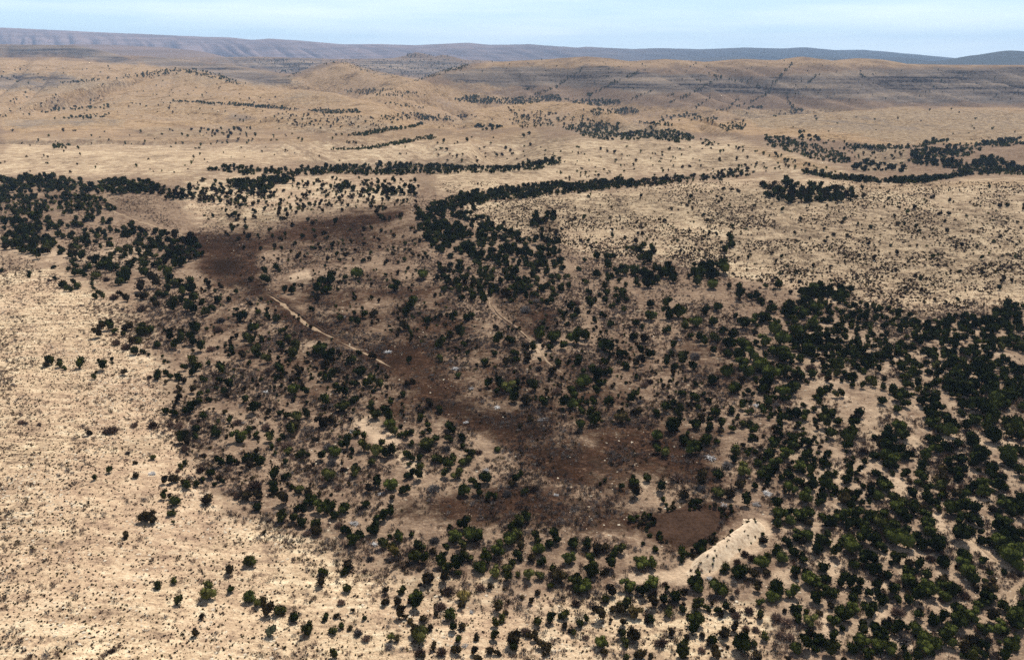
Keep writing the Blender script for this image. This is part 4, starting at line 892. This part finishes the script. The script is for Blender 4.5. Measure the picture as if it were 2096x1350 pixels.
for i in np.where((tk == 'W') & TOK)[0]:
    o = link('brush_pile', piles[int(rng.integers(0, 4))], loc=(TX[i], TY[i], TZ[i]))
    o.rotation_euler = (0, 0, rng.uniform(0, 6.283)); s = TW[i]
    o.scale = (s, s, s); single[i] = True
    singles.append((i, o, 'pile'))

# labels: each plant is placed by a landmark and its turn from the left there
SPOTS = [
 (330,1150,'on the open stony slope'), (450,1230,'in the lone group on the stony slope'), (560,1240,'in the string below the lone stony slope group'), (690,1190,'on the stony ground left of the bottom thicket'),
 (680,1300,'by the bottom edge, below the stony slope'), (800,1230,'at the left end of the bottom scrub'), (745,1100,'just above the stony slope, by a bleached pile'), (870,1130,'at the left end of the long thicket'),
 (960,1100,'in the upper left of the long thicket'), (930,1170,'in the lower left of the long thicket'), (1010,1160,'in the middle of the long thicket'), (1080,1110,'in the upper middle of the long thicket'), (1130,1150,'in the right half of the long thicket'), (1200,1170,'at the right end of the long thicket'),
 (900,1250,'in the scrub below the long thicket'), (960,1310,'by the bottom edge, below the long thicket'), (1060,1290,'by the bottom edge, beneath the long thicket'), (1130,1250,'in the pale scrub below the long thicket'), (1220,1300,'by the bottom edge, left of the big bottom scrub'),
 (1315,1150,'beside the sandy turnaround left of the dam'), (1310,1205,'below the sandy turnaround'), (1280,1260,'in the grey scrub below the turnaround'), (1390,1230,'in the scrub below the dam foot'), (1410,1115,'along the water side of the earth dam'), (1430,1190,'just below the foot of the earth dam'), (1500,1180,'below the middle of the earth dam'),
 (1580,1130,'at the right foot of the earth dam'), (1640,1100,'in the thicket right of the earth dam'), (1600,1210,'in the thicket below the dam end'), (1430,1290,'by the bottom edge, below the dam'), (1520,1310,'by the bottom edge, right of the dam'), (1650,1300,'in the bottom wood right of the dam'),
 (1720,1110,'in the wood right of the dam top'), (1790,1100,'in the upper wood between dam and track'), (1880,1110,'in the wood left of the track bend'), (1960,1090,'at the top of the right edge track'), (2060,1140,'right of the right edge track'), (1700,1180,'in the wood beside the small sandy gaps'), (1760,1160,'in the middle wood between dam and track'), (1820,1200,'among the sandy clearings'), (1880,1180,'in the wood below the track bend'), (1970,1160,'left of the right edge track'),
 (1720,1260,'in the lower right wood, left part'), (1800,1310,'by the bottom edge of the right wood'), (1880,1260,'in the lower right wood, middle part'), (1930,1310,'by the bottom edge, below the track'), (2020,1220,'beside the lower right sandy track'), (2060,1280,'in the bottom right corner'),
 (1700,1050,'in the wood above the dam'), (1760,1000,'beside the pale yellow sandy gap'), (1840,1010,'by the bare fan of sand'), (1920,1000,'in the dense right wood'), (2020,1040,'in the dense wood above the track'), (2060,960,'in the dense wood at the right edge'),
 (1700,900,'at the left side of the dense right wood'), (1820,920,'beside the red speckled sandy clearing'), (1900,860,'in the darkest upper right wood'), (1980,920,'right of the Y shaped clearing'), (2040,860,'in the upper right wood near the edge'), (1820,840,'in the upper right wood'),
 (1580,960,'right of the bleached piles above the pond'), (1620,1060,'behind the top of the earth dam'), (1580,900,'in the wood above the bleached piles'), (1480,1000,'among the bleached piles above the pond'), (1350,1000,'on the sandy strip above the pond'), (1420,920,'in the open ground above the pond'), (1340,860,'on the brown flat above the pond'), (1450,860,'in the row of round trees above the pond'), (1560,850,'left of the right wood'),
 (1180,860,'right of the dark scorched strip'), (1160,820,'above the scorched strip'), (1080,970,'inside the scorched strip'), (980,990,'left of the scorched strip'), (950,880,'on the left edge of the scorched strip'), (870,920,'on the bare sand left of the scorched strip'), (900,850,'left of the scorched strip top'), (1060,1070,'above the long thicket'), (960,1075,'above the long thicket, left part'),
 (770,920,'in the sandy grove left of the scorched strip'), (800,860,'at the top of the sandy grove'), (700,910,'in the left part of the sandy grove'), (790,1000,'below the sandy grove'), (670,980,'beneath the sandy grove'), (650,1050,'in the dense knot above the stony slope'), (560,1050,'left of the dense knot'), (520,1020,'on the scrubby edge above the stony slope'), (480,950,'in the loose scrub above the stony slope'), (600,920,'in the brown scrub left of the sandy grove'),
 (360,1020,'on the right rim of the bare slope'), (380,980,'in the small row on the bare slope rim'), (330,1055,'on the bare slope, lower rim'), (380,850,'at the tip of the upper scrub'), (520,840,'in the upper scrub'), (600,850,'in the olive hedge of the upper scrub'), (640,760,'below the rutted track'), (560,700,'left of the rutted track'), (480,760,'in the scrub far left of the rutted track'), (750,780,'at the lower end of the rutted track'),
 (120,740,'in the lone row on the pale slope'), (250,750,'in the lone pair row on the pale slope'), (220,670,'in the knot on the edge of the pale slope'), (310,690,'right of the knot on the pale slope'), (380,700,'in the open scrub beside the pale slope'), (350,600,'in the woods left of the black burnt patch'), (150,590,'at the tip of the left woods'), (250,570,'in the left woods edge'),
 (680,600,'above the rutted track'), (800,640,'in the middle scrub'), (920,660,'left of the thin rutted path'), (1040,680,'by the thin rutted path'), (1120,700,'at the foot of the thin rutted path'), (1200,700,'in the trees right of the thin path'), (1080,790,'above the bleached piles of the scorched strip'), (1360,740,'in the brown clearing of the middle wood'), (1460,760,'right of the brown clearing'), (1400,620,'in the wood under the stony hill'), (1560,720,'in the middle of the right wood'), (1320,590,'in the dark knot under the stony hill'), (1600,650,'in the wood below the right hill'),
]
WORD = ['First','Second','Third','Fourth','Fifth','Sixth','Seventh','Eighth','Ninth','Tenth','Eleventh','Twelfth','Thirteenth','Fourteenth','Fifteenth','Sixteenth','Seventeenth','Eighteenth','Nineteenth','Twentieth']
LOOK = {'J': 'dark green juniper', 'O': 'olive green juniper', 'B': 'brownish juniper', 'G': 'pale grey green juniper', 'Y': 'yellowish juniper', 'R': 'bare brown shrub', 'D': 'grey dead shrub', 'W': 'bleached brush pile'}
SPXY = np.array([s[:2] for s in SPOTS], float)
where = {}
for i, o, sort in singles:
    j = int(np.argmin((SPXY[:, 0] - tx[i]) ** 2 + (1.6 * (SPXY[:, 1] - ty[i])) ** 2))
    where.setdefault((j, tk[i]), []).append((tx[i], i, o, sort))
for (j, k), L in where.items():
    L.sort(key=lambda q: q[0])
    for q, (_, i, o, sort) in enumerate(L):
        ph = SPOTS[j][2]
        lab = f"{LOOK[k][0].upper() + LOOK[k][1:]} {ph}" if len(L) == 1 else f"{WORD[q]} {LOOK[k]} from the left, {ph}"
        tag(o, lab, {'tree': 'tree', 'shrub': 'shrub', 'pile': 'brush pile'}[sort],
            {'tree': 'junipers scattered over the valley and its slopes', 'shrub': 'bare dry shrubs between the junipers', 'pile': 'bleached brush piles in the scorched valley'}[sort])

# ------------------------------------------------------------------ the rest of the woodland: one mass, far trees of a few pixels
def mass(name, shapes, X, Y, Z, Wd, kinds, mats, label, cat, squash=(0.85, 1.15)):
    order = list(mats)
    VV, FF, MI, off = [], [], [], 0
    n = len(X)
    var = rng.integers(0, len(shapes), n); ang = rng.uniform(0, 6.283, n); sq = rng.uniform(*squash, n)
    mi = np.array([order.index(k) for k in kinds])
    for v, (sv, sf) in enumerate(shapes):
        s = np.where(var == v)[0]
        if not len(s): continue
        c, q = np.cos(ang[s])[:, None], np.sin(ang[s])[:, None]
        x = (sv[None, :, 0] * c - sv[None, :, 1] * q) * Wd[s][:, None] + X[s][:, None]
        y = (sv[None, :, 0] * q + sv[None, :, 1] * c) * Wd[s][:, None] + Y[s][:, None]
        z = sv[None, :, 2] * (Wd[s] * sq[s])[:, None] + Z[s][:, None]
        VV.append(np.stack([x, y, z], -1).reshape(-1, 3))
        FF.append((sf[None] + (np.arange(len(s)) * len(sv))[:, None, None]).reshape(-1, 3) + off)
        MI.append(np.repeat(mi[s], len(sf)))
        off += len(s) * len(sv)
    me = mesh_from(name, np.concatenate(VV), np.concatenate(FF), [mats[k] for k in order], np.concatenate(MI))
    return tag(link(name, me), label, cat, kind='stuff')
lo_crowns = [crown_shape(500 + v, nl=3, nt=130, tall=0.8, size=0.085) for v in range(6)]
far_crowns = [crown_shape(540 + v, nl=2, nt=16, tall=0.72, size=0.2) for v in range(4)]
rest = TOK & ~single
near_f = FOK & (fw_ >= 7.2)
X = np.concatenate([TX[rest], FX[near_f]]); Y = np.concatenate([TY[rest], FY[near_f]]); Z = np.concatenate([TZ[rest], FZ[near_f]])
Wd = np.concatenate([TW[rest], FW[near_f]]); K = np.concatenate([tk[rest], fk_[near_f]])
treeish = np.isin(K, list('JOBGY'))
mass('juniper_woodland', lo_crowns, X[treeish], Y[treeish], Z[treeish] - 0.05, Wd[treeish], K[treeish], {k: LEAF[k] for k in 'JOBGY'},
     'woodland of many small dark green junipers filling the valley', 'woodland')
ff = FOK & ~near_f
mass('distant_junipers', far_crowns, FX[ff], FY[ff], FZ[ff] - 0.05, FW[ff], np.where(np.isin(fk_[ff], list('RD')), 'B', fk_[ff]), {k: LEAF[k] for k in 'JOB'},
     'far dark junipers dotting the hills and lining their draws', 'woodland')

# ------------------------------------------------------------------ low scrub, grass clumps and stones
def scatter(n, ylo, yhi, weight, seed):
    """random spots, even over the ground, kept with the chance weight(px, py)"""
    rs = np.random.default_rng(seed)
    px = rs.uniform(-30, W0 + 30, n * 4); py = ylo + (yhi - ylo) * rs.uniform(0, 1, n * 4)
    X, Y, Z, ok = hit(px, py)
    d = np.sqrt(X * X + Y * Y + 125 ** 2)
    area = d ** 3 / 125.0                      # ground area under one pixel
    keep = ok & (rs.uniform(0, 1, n * 4) < np.clip(weight(px, py), 0, 1) * np.clip(area / 4e5, 0, 1))
    return X[keep][:n * 2], Y[keep][:n * 2], Z[keep][:n * 2], px[keep][:n * 2], py[keep][:n * 2]
tuft_shapes = []
for v in range(5):
    rs = np.random.default_rng(900 + v)
    cen = np.array([[0, 0, 0.2], [0.15, 0.05, 0.15]]); rad = np.array([[0.34, 0.34, 0.24], [0.26, 0.26, 0.2]])
    vv, ff_ = join([(lump(rs, ico(1)[0][:, :]) * np.array([0.33, 0.33, 0.26]) + np.array([0, 0, 0.18]), ico(1)[1]), tufts(rs, 14, cen, rad, 0.3)])
    vv[:, 2] = np.maximum(vv[:, 2], -0.02)
    tuft_shapes.append((vv, ff_))
twig_shapes = [shrub_shape(950 + v, 26, 0.6) for v in range(5)]
for q, (V, F) in enumerate(twig_shapes):
    twig_shapes[q] = (V, F)
POND = [(1318,1068),(1345,1052),(1385,1042),(1430,1040),(1470,1046),(1482,1058),(1470,1078),(1450,1098),(1425,1116),(1395,1124),(1365,1112),(1340,1094)]
DAMZONE = [(1395,1160),(1500,1060),(1560,1050),(1590,1090),(1560,1135),(1430,1190),(1280,1200),(1230,1190)]
TRACKS = [[(190,416),(230,432),(268,447),(300,458),(345,472),(392,488)], [(545,602),(575,620),(600,640),(630,665),(660,682),(690,697),(730,715),(770,735),(800,752)],
 [(1000,600),(1004,625),(1030,650),(1060,670),(1080,690),(1100,708),(1120,740),(1160,770)], [(940,815),(980,832),(1025,856)], [(1205,936),(1270,972),(1330,1000)],
 [(1962,1085),(1990,1105),(2020,1132),(2050,1152),(2096,1168)], [(2040,1275),(2055,1240),(2070,1215),(2096,1186)]]
def off_track(px, py, r=9.0):
    ok = np.ones(np.shape(px), bool)
    for tr in TRACKS:
        for (x0, y0), (x1, y1) in zip(tr[:-1], tr[1:]):
            L2 = (x1 - x0) ** 2 + (y1 - y0) ** 2
            u = np.clip(((px - x0) * (x1 - x0) + (py - y0) * (y1 - y0)) / L2, 0, 1)
            ok &= np.hypot(px - x0 - u * (x1 - x0), 1.5 * (py - y0 - u * (y1 - y0))) > r
    return ok
rockm = lambda px, py: sample_map(ROCK, px, py)
brownm = lambda px, py: sample_map(BROWN, px, py)
sandm = lambda px, py: sample_map(SAND, px, py)

X, Y, Z, px, py = scatter(72000, 380, 1352, lambda px, py: (rockm(px, py) > 0.3) * (0.75 + 0.7 * fbm(px / 60, py / 40, 41, 3)), 11)
Wd = 0.18 + 0.5 * np.random.default_rng(3).uniform(0, 1, len(X)) ** 3
Xb, Yb, Zb, pxb, pyb = scatter(26000, 372, 660, lambda px, py: (rockm(px, py) > 0.3) * (px > 880) * (0.45 + 1.5 * fbm(px / 70, py / 24, 61, 3)), 14)
X, Y, Z = np.concatenate([X, Xb]), np.concatenate([Y, Yb]), np.concatenate([Z, Zb])
Wd = np.concatenate([Wd, 0.6 + 1.2 * np.random.default_rng(15).uniform(0, 1, len(Xb)) ** 2])
K = np.random.default_rng(4).choice(list('BRRY'), len(X))
print('tufts', len(X))
mass('slope_scrub', tuft_shapes, X, Y, Z, Wd, K, {k: LEAF[k] for k in 'BRY'}, 'small dark tufts of scrub dotted over the pale stony slopes', 'scrub')
X, Y, Z, px, py = scatter(130000, 400, 1352, lambda px, py: (1 - 0.93 * np.clip(rockm(px, py), 0, 1)) * ~in_poly(px, py, POND) * ~in_poly(px, py, DAMZONE) * (1 - 0.3 * np.clip(brownm(px, py), 0, 1)) * off_track(px, py) * np.clip(0.46 + 1.8 * fbm(px / 55, py / 32, 43, 3) - 0.6 * sandm(px, py), 0.03, 1), 12)
Wd = 0.5 + 1.9 * np.random.default_rng(5).uniform(0, 1, len(X)) ** 1.8
K = np.random.default_rng(6).choice(list('RRRDDB'), len(X))
print('twigs', len(X))
mass('valley_scrub', twig_shapes, X, Y, Z, Wd, K, {k: LEAF[k] for k in 'RDB'}, 'low bare brown and grey scrub between the junipers', 'scrub')
STONE, nt_, b_s = new_mat('pale limestone')
g_ = NB(nt_)
nt_.links.new(g_.ramp(g_.noise(g_.n('ShaderNodeNewGeometry').outputs['Position'], 0.8, 4, 0.7), [(0.35, (0.36, 0.285, 0.205)), (0.65, (0.66, 0.58, 0.45))]), b_s.inputs['Color'])
stones = []
for v in range(5):
    rs = np.random.default_rng(980 + v)
    V = lump(rs, ico(1)[0], 0.45, 1.3) * np.array([0.5, 0.38, 0.16]); V[:, 2] += 0.03
    stones.append((V, ico(1)[1]))
X, Y, Z, px, py = scatter(36000, 380, 1352, lambda px, py: np.where(rockm(px, py) > 0.3, 0.15 + 1.4 * fbm(px / 70, py / 45, 47, 3), (0.05 + 0.25 * fbm(px / 50, py / 30, 48, 3)) * ~in_poly(px, py, POND) * ~in_poly(px, py, DAMZONE)), 13)
Wd = 0.25 + 0.9 * np.random.default_rng(8).uniform(0, 1, len(X)) ** 3
mass('limestone_rubble', stones, X, Y, Z, Wd, np.array(['S'] * len(X)), {'S': STONE}, 'pale limestone rubble strewn over the slopes', 'rubble')
# ------------------------------------------------------------------ tracks, pond bed, earth dam
TRACK, ntk, btk = new_mat('track soil')
gk = NB(ntk)
Pk = gk.n('ShaderNodeNewGeometry').outputs['Position']
ntk.links.new(gk.ramp(gk.noise(Pk, 0.8, 6, 0.75), [(0.3, (0.22, 0.15, 0.098)), (0.5, (0.31, 0.22, 0.143)), (0.7, (0.43, 0.32, 0.215))]), btk.inputs['Color'])
RUT, ntr, btr = new_mat('dark rut soil')
gr_ = NB(ntr)
ntr.links.new(gr_.ramp(gr_.noise(gr_.n('ShaderNodeNewGeometry').outputs['Position'], 0.8, 5, 0.7), [(0.3, (0.05, 0.033, 0.024)), (0.7, (0.13, 0.088, 0.062))]), btr.inputs['Color'])
def strip(name, pts, width, mat, lift, label=None, jag=0.6, parent=None, seed=0):
    P = np.array(pts, float)
    X, Y, Z, ok = hit(P[:, 0], P[:, 1])
    seg = np.insert(np.cumsum(np.hypot(np.diff(X), np.diff(Y))), 0, 0)
    n = int(seg[-1] / 0.7) + 2
    u = np.linspace(0, seg[-1], n)
    x, y = np.interp(u, seg, X), np.interp(u, seg, Y)
    for _ in range(12):
        x[1:-1] = (x[:-2] + 2 * x[1:-1] + x[2:]) / 4; y[1:-1] = (y[:-2] + 2 * y[1:-1] + y[2:]) / 4
    x = x + 0.5 * fbm(u / 18, 0 * u + seed, 300 + seed, 2)
    dx, dy = np.gradient(x), np.gradient(y)
    L = np.hypot(dx, dy) + 1e-9
    nx, ny = -dy / L, dx / L
    m = 7
    rows = []
    taper = np.minimum(1, np.minimum(u, seg[-1] - u) / (width * 8) + 0.1)
    for q in range(m):
        s = q / (m - 1) * 2 - 1
        w = width / 2 * taper * (1 + jag * 1.6 * fbm(u / 2.6, 0 * u + (3.1 if s < 0 else 9.7), 310 + seed, 3) * abs(s)) * (0.35 + 0.75 * sstep(-0.5, 0.3, fbm(u / 9, 0 * u + 1.7, 320 + seed, 2)))
        rows.append(np.stack([x + nx * s * w, y + ny * s * w], 1))
    V = np.stack(rows, 1)
    z = ground_z(V[..., 0], V[..., 1]) + lift * (1 - 0.0 * V[..., 0])
    edge = np.abs(np.linspace(-1, 1, m))[None, :] ** 4
    z = z - edge * (lift + 0.05)
    V = np.concatenate([V, z[..., None]], -1)
    ix = np.arange(n * m).reshape(n, m)
    F = np.stack([ix[:-1, :-1], ix[:-1, 1:], ix[1:, 1:], ix[1:, :-1]], -1).reshape(-1, 4)
    o = link(name, mesh_from(name, V.reshape(-1, 3), F, [mat], smooth=True), parent)
    return tag(o, label, 'track', kind='structure') if parent is None else o
strip('dirt_track', [(190,416),(230,432),(268,447),(300,458),(345,472),(392,488)], 2.6, TRACK, 0.16, 'pale dirt track through the left woods towards the burnt patch', seed=1)
strip('dirt_track', [(545,602),(575,620),(600,640),(630,665),(660,682),(684,692)], 2.6, TRACK, 0.16, 'pale rutted dirt track in the middle of the valley', seed=2)
strip('dirt_track', [(690,697),(730,715),(770,735),(800,752)], 1.4, TRACK, 0.14, 'faint continuation of the rutted track across scorched ground', seed=7, jag=0.6)
strip('track_rut', [(548,600),(580,618),(606,636),(636,660),(664,678),(686,690)], 1.1, RUT, 0.34, 'dark wheel rut along the pale rutted track', jag=0.5, seed=3)
strip('dirt_track', [(1000,600),(1004,625),(1030,650),(1060,670),(1080,690),(1100,708),(1120,740),(1160,770)], 0.8, TRACK, 0.16, 'thin pale path with a dark rut right of centre', seed=4, jag=0.5)
strip('track_rut', [(1004,622),(1020,645),(1045,664),(1065,680),(1078,692)], 0.8, RUT, 0.34, 'dark wheel rut along the thin pale path', jag=0.5, seed=5)
strip('dirt_track', [(1962,1085),(1990,1105),(2020,1132),(2050,1152),(2085,1165),(2120,1178)], 5.5, TRACK, 0.16, 'wide pale dirt track at the right edge', seed=9)
strip('dirt_track', [(2040,1275),(2055,1240),(2070,1215),(2090,1190),(2110,1176)], 5.0, TRACK, 0.15, 'pale sandy branch of the right edge track', seed=10)

# dry pond bed behind the dam
BED, ntb, btb = new_mat('dried pond mud')
gb = NB(ntb)
Pb = gb.n('ShaderNodeNewGeometry').outputs['Position']
ntb.links.new(gb.mix(0.5, gb.ramp(gb.noise(Pb, 0.16, 5, 0.6), [(0.38, (0.020, 0.011, 0.007)), (0.62, (0.075, 0.043, 0.029))]),
                     gb.ramp(gb.noise(Pb, 1.1, 6, 0.75), [(0.38, (0.022, 0.012, 0.008)), (0.66, (0.10, 0.062, 0.042))])), btb.inputs['Color'])
rim = np.array([(1318,1068),(1345,1052),(1385,1042),(1430,1040),(1470,1046),(1482,1058),(1470,1078),(1450,1098),(1425,1116),(1395,1124),(1365,1112),(1340,1094)], float)
RX, RY, RZ, _ = hit(rim[:, 0], rim[:, 1])
cx, cy = RX.mean(), RY.mean()
th = np.arctan2(RY - cy, RX - cx); o_ = np.argsort(th)
tt = np.linspace(-math.pi, math.pi, 97)[:-1]
rr = np.interp(tt, np.concatenate([th[o_] - 2 * math.pi, th[o_], th[o_] + 2 * math.pi]), np.tile(np.hypot(RX - cx, RY - cy)[o_], 3))
rr = rr * (1 + 0.22 * fbm(tt * 3, tt * 0 + 2, 55, 3) * np.sin((tt + math.pi) / 2))
rings = np.linspace(0, 1, 14)[1:]
V = [(cx, cy)] + [(cx + r * q * math.cos(a), cy + r * q * math.sin(a)) for q in rings for a, r in zip(tt, rr)]
V = np.array(V)
zq = ground_z(V[:, 0], V[:, 1])
q_of = np.concatenate([[0], np.repeat(rings, 96)])
z = zq + 0.16 - 0.24 * np.clip((q_of - 0.86) / 0.14, 0, 1) ** 2
F = []
for k in range(96):
    k2 = (k + 1) % 96
    F.append((0, 1 + k, 1 + k2, 1 + k2))
for r in range(12):
    a0, b0 = 1 + r * 96, 1 + (r + 1) * 96
    for k in range(96):
        k2 = (k + 1) % 96
        F.append((a0 + k, b0 + k, b0 + k2, a0 + k2))
bm = bmesh.new()
bv = [bm.verts.new((V[i, 0], V[i, 1], z[i])) for i in range(len(V))]
for f in F:
    u = list(dict.fromkeys(f))
    bm.faces.new([bv[i] for i in u])
pm = bpy.data.meshes.new('pond_bed'); bm.to_mesh(pm); bm.free(); pm.materials.append(BED)
tag(link('pond_bed', pm), 'dark brown dried pond bed behind the pale earth dam', 'pond', kind='structure')

# bulldozed earth dam: a rounded bank, its crest curving away at the far end
DAM, ntd, btd = new_mat('pale dam earth')
gd = NB(ntd)
Pd = gd.n('ShaderNodeNewGeometry').outputs['Position']
ntd.links.new(gd.mix(0.5, gd.ramp(gd.noise(Pd, 0.22, 6, 0.7), [(0.3, (0.42, 0.30, 0.20)), (0.7, (0.68, 0.55, 0.40))]),
                     gd.ramp(gd.noise(Pd, 0.9, 6, 0.82), [(0.37, (0.10, 0.07, 0.05)), (0.44, (0.45, 0.33, 0.22)), (0.6, (0.74, 0.62, 0.45))])), btd.inputs['Color'])
bpd = gd.n('ShaderNodeBump'); bpd.inputs['Strength'].default_value = 0.6; bpd.inputs['Distance'].default_value = 0.4
ntd.links.new(gd.noise(Pd, 1.1, 5, 0.7), bpd.inputs['Height']); ntd.links.new(bpd.outputs[0], btd.inputs['Normal'])
cp = np.array([(1408,1166),(1430,1148),(1462,1126),(1495,1102),(1525,1080),(1542,1068),(1540,1060),(1520,1056)], float)
CX, CY, CZ, _ = hit(cp[:, 0], cp[:, 1], 1.6)
seg = np.insert(np.cumsum(np.hypot(np.diff(CX), np.diff(CY))), 0, 0)
n, m = 90, 25
u = np.linspace(0, seg[-1], n)
x, y = np.interp(u, seg, CX), np.interp(u, seg, CY)
for _ in range(30):
    x[1:-1] = (x[:-2] + 2 * x[1:-1] + x[2:]) / 4; y[1:-1] = (y[:-2] + 2 * y[1:-1] + y[2:]) / 4
dx, dy = np.gradient(x), np.gradient(y)
for _ in range(8):
    dx[1:-1] = (dx[:-2] + dx[1:-1] * 2 + dx[2:]) / 4; dy[1:-1] = (dy[:-2] + dy[1:-1] * 2 + dy[2:]) / 4
L = np.hypot(dx, dy) + 1e-9
nx, ny = dy / L, -dx / L                     # towards the camera side
endf = sstep(0, 9, u) * sstep(seg[-1], seg[-1] - 5, u)
V = np.zeros((n, m, 3))
for q in range(m):
    s = q / (m - 1) * 2 - 1
    wd = np.where(s > 0, 4.6, 2.8) * (0.45 + 0.55 * endf)
    off = s * wd * (1 + 0.16 * fbm(u / 4, 0 * u + np.sign(s) * 2, 71, 3))
    V[:, q, 0] = x + nx * off; V[:, q, 1] = y + ny * off
    hgt = 2.4 * endf * (1 - sstep(0.12, 1.0, np.abs(s) + 0 * u)) + (0.16 * fbm(u / 2.2, 0 * u + s * 0.8, 73, 3) - 0.2) * (1 - abs(s)) * sstep(0.05, 0.3, abs(s)) + 0.15 * fbm(u / 1.5, 0 * u + s * 5, 74, 2) * (1 - abs(s))
    V[:, q, 2] = ground_z(V[:, q, 0], V[:, q, 1]) + hgt + 0.12 - 0.4 * (abs(s) ** 6)
ix = np.arange(n * m).reshape(n, m)
F = np.stack([ix[:-1, :-1], ix[1:, :-1], ix[1:, 1:], ix[:-1, 1:]], -1).reshape(-1, 4)
dm = mesh_from('earth_dam', V.reshape(-1, 3) - np.array([x[45], y[45], 0]), F, [DAM], smooth=True)
tag(link('earth_dam', dm, loc=(x[45], y[45], 0)), 'pale bulldozed earth dam bank beside the dark dry pond bed', 'dam')

rsw = np.random.default_rng(31)
wi, wj = rsw.integers(4, n - 4, 46), rsw.integers(2, m - 2, 46)
WP = V[wi, wj]
mass('dam_weeds', tuft_shapes, WP[:, 0], WP[:, 1], WP[:, 2] - 0.02, rsw.uniform(0.35, 1.0, 46), rsw.choice(list('BRJ'), 46), {k: LEAF[k] for k in 'BRJ'}, 'small dark weeds growing on the pale earth dam', 'weeds')
# ------------------------------------------------------------------ the air: one closed box of thin blue haze round everything
HZ = bpy.data.materials.new('haze')
HZ.use_nodes = True
hn = HZ.node_tree
hn.nodes.clear()
ho = hn.nodes.new('ShaderNodeOutputMaterial')
hv = hn.nodes.new('ShaderNodeVolumePrincipled')
hv.inputs['Color'].default_value = (0.46, 0.66, 1.0, 1)
hv.inputs['Density'].default_value = 3.3e-5
hv.inputs['Anisotropy'].default_value = 0.0
hn.links.new(hv.outputs[0], ho.inputs['Volume'])
zlo = float(GZ.min()) - 1.5
zhi = float(GZ.max()) + 40.0
xb, y0b, y1b = 27500.0, -400.0, 26500.0
hvx = [(-xb, y0b, zlo), (xb, y0b, zlo), (xb, y1b, zlo), (-xb, y1b, zlo), (-xb, y0b, zhi), (xb, y0b, zhi), (xb, y1b, zhi), (-xb, y1b, zhi)]
hf = [(0, 3, 2, 1), (4, 5, 6, 7), (0, 1, 5, 4), (1, 2, 6, 5), (2, 3, 7, 6), (3, 0, 4, 7)]
hm = bpy.data.meshes.new('haze'); hm.from_pydata(hvx, [], hf); hm.materials.append(HZ)
tag(link('haze', hm), 'thin blue haze veiling the far mesas', 'haze', kind='stuff')
print('ground z', zlo, zhi)
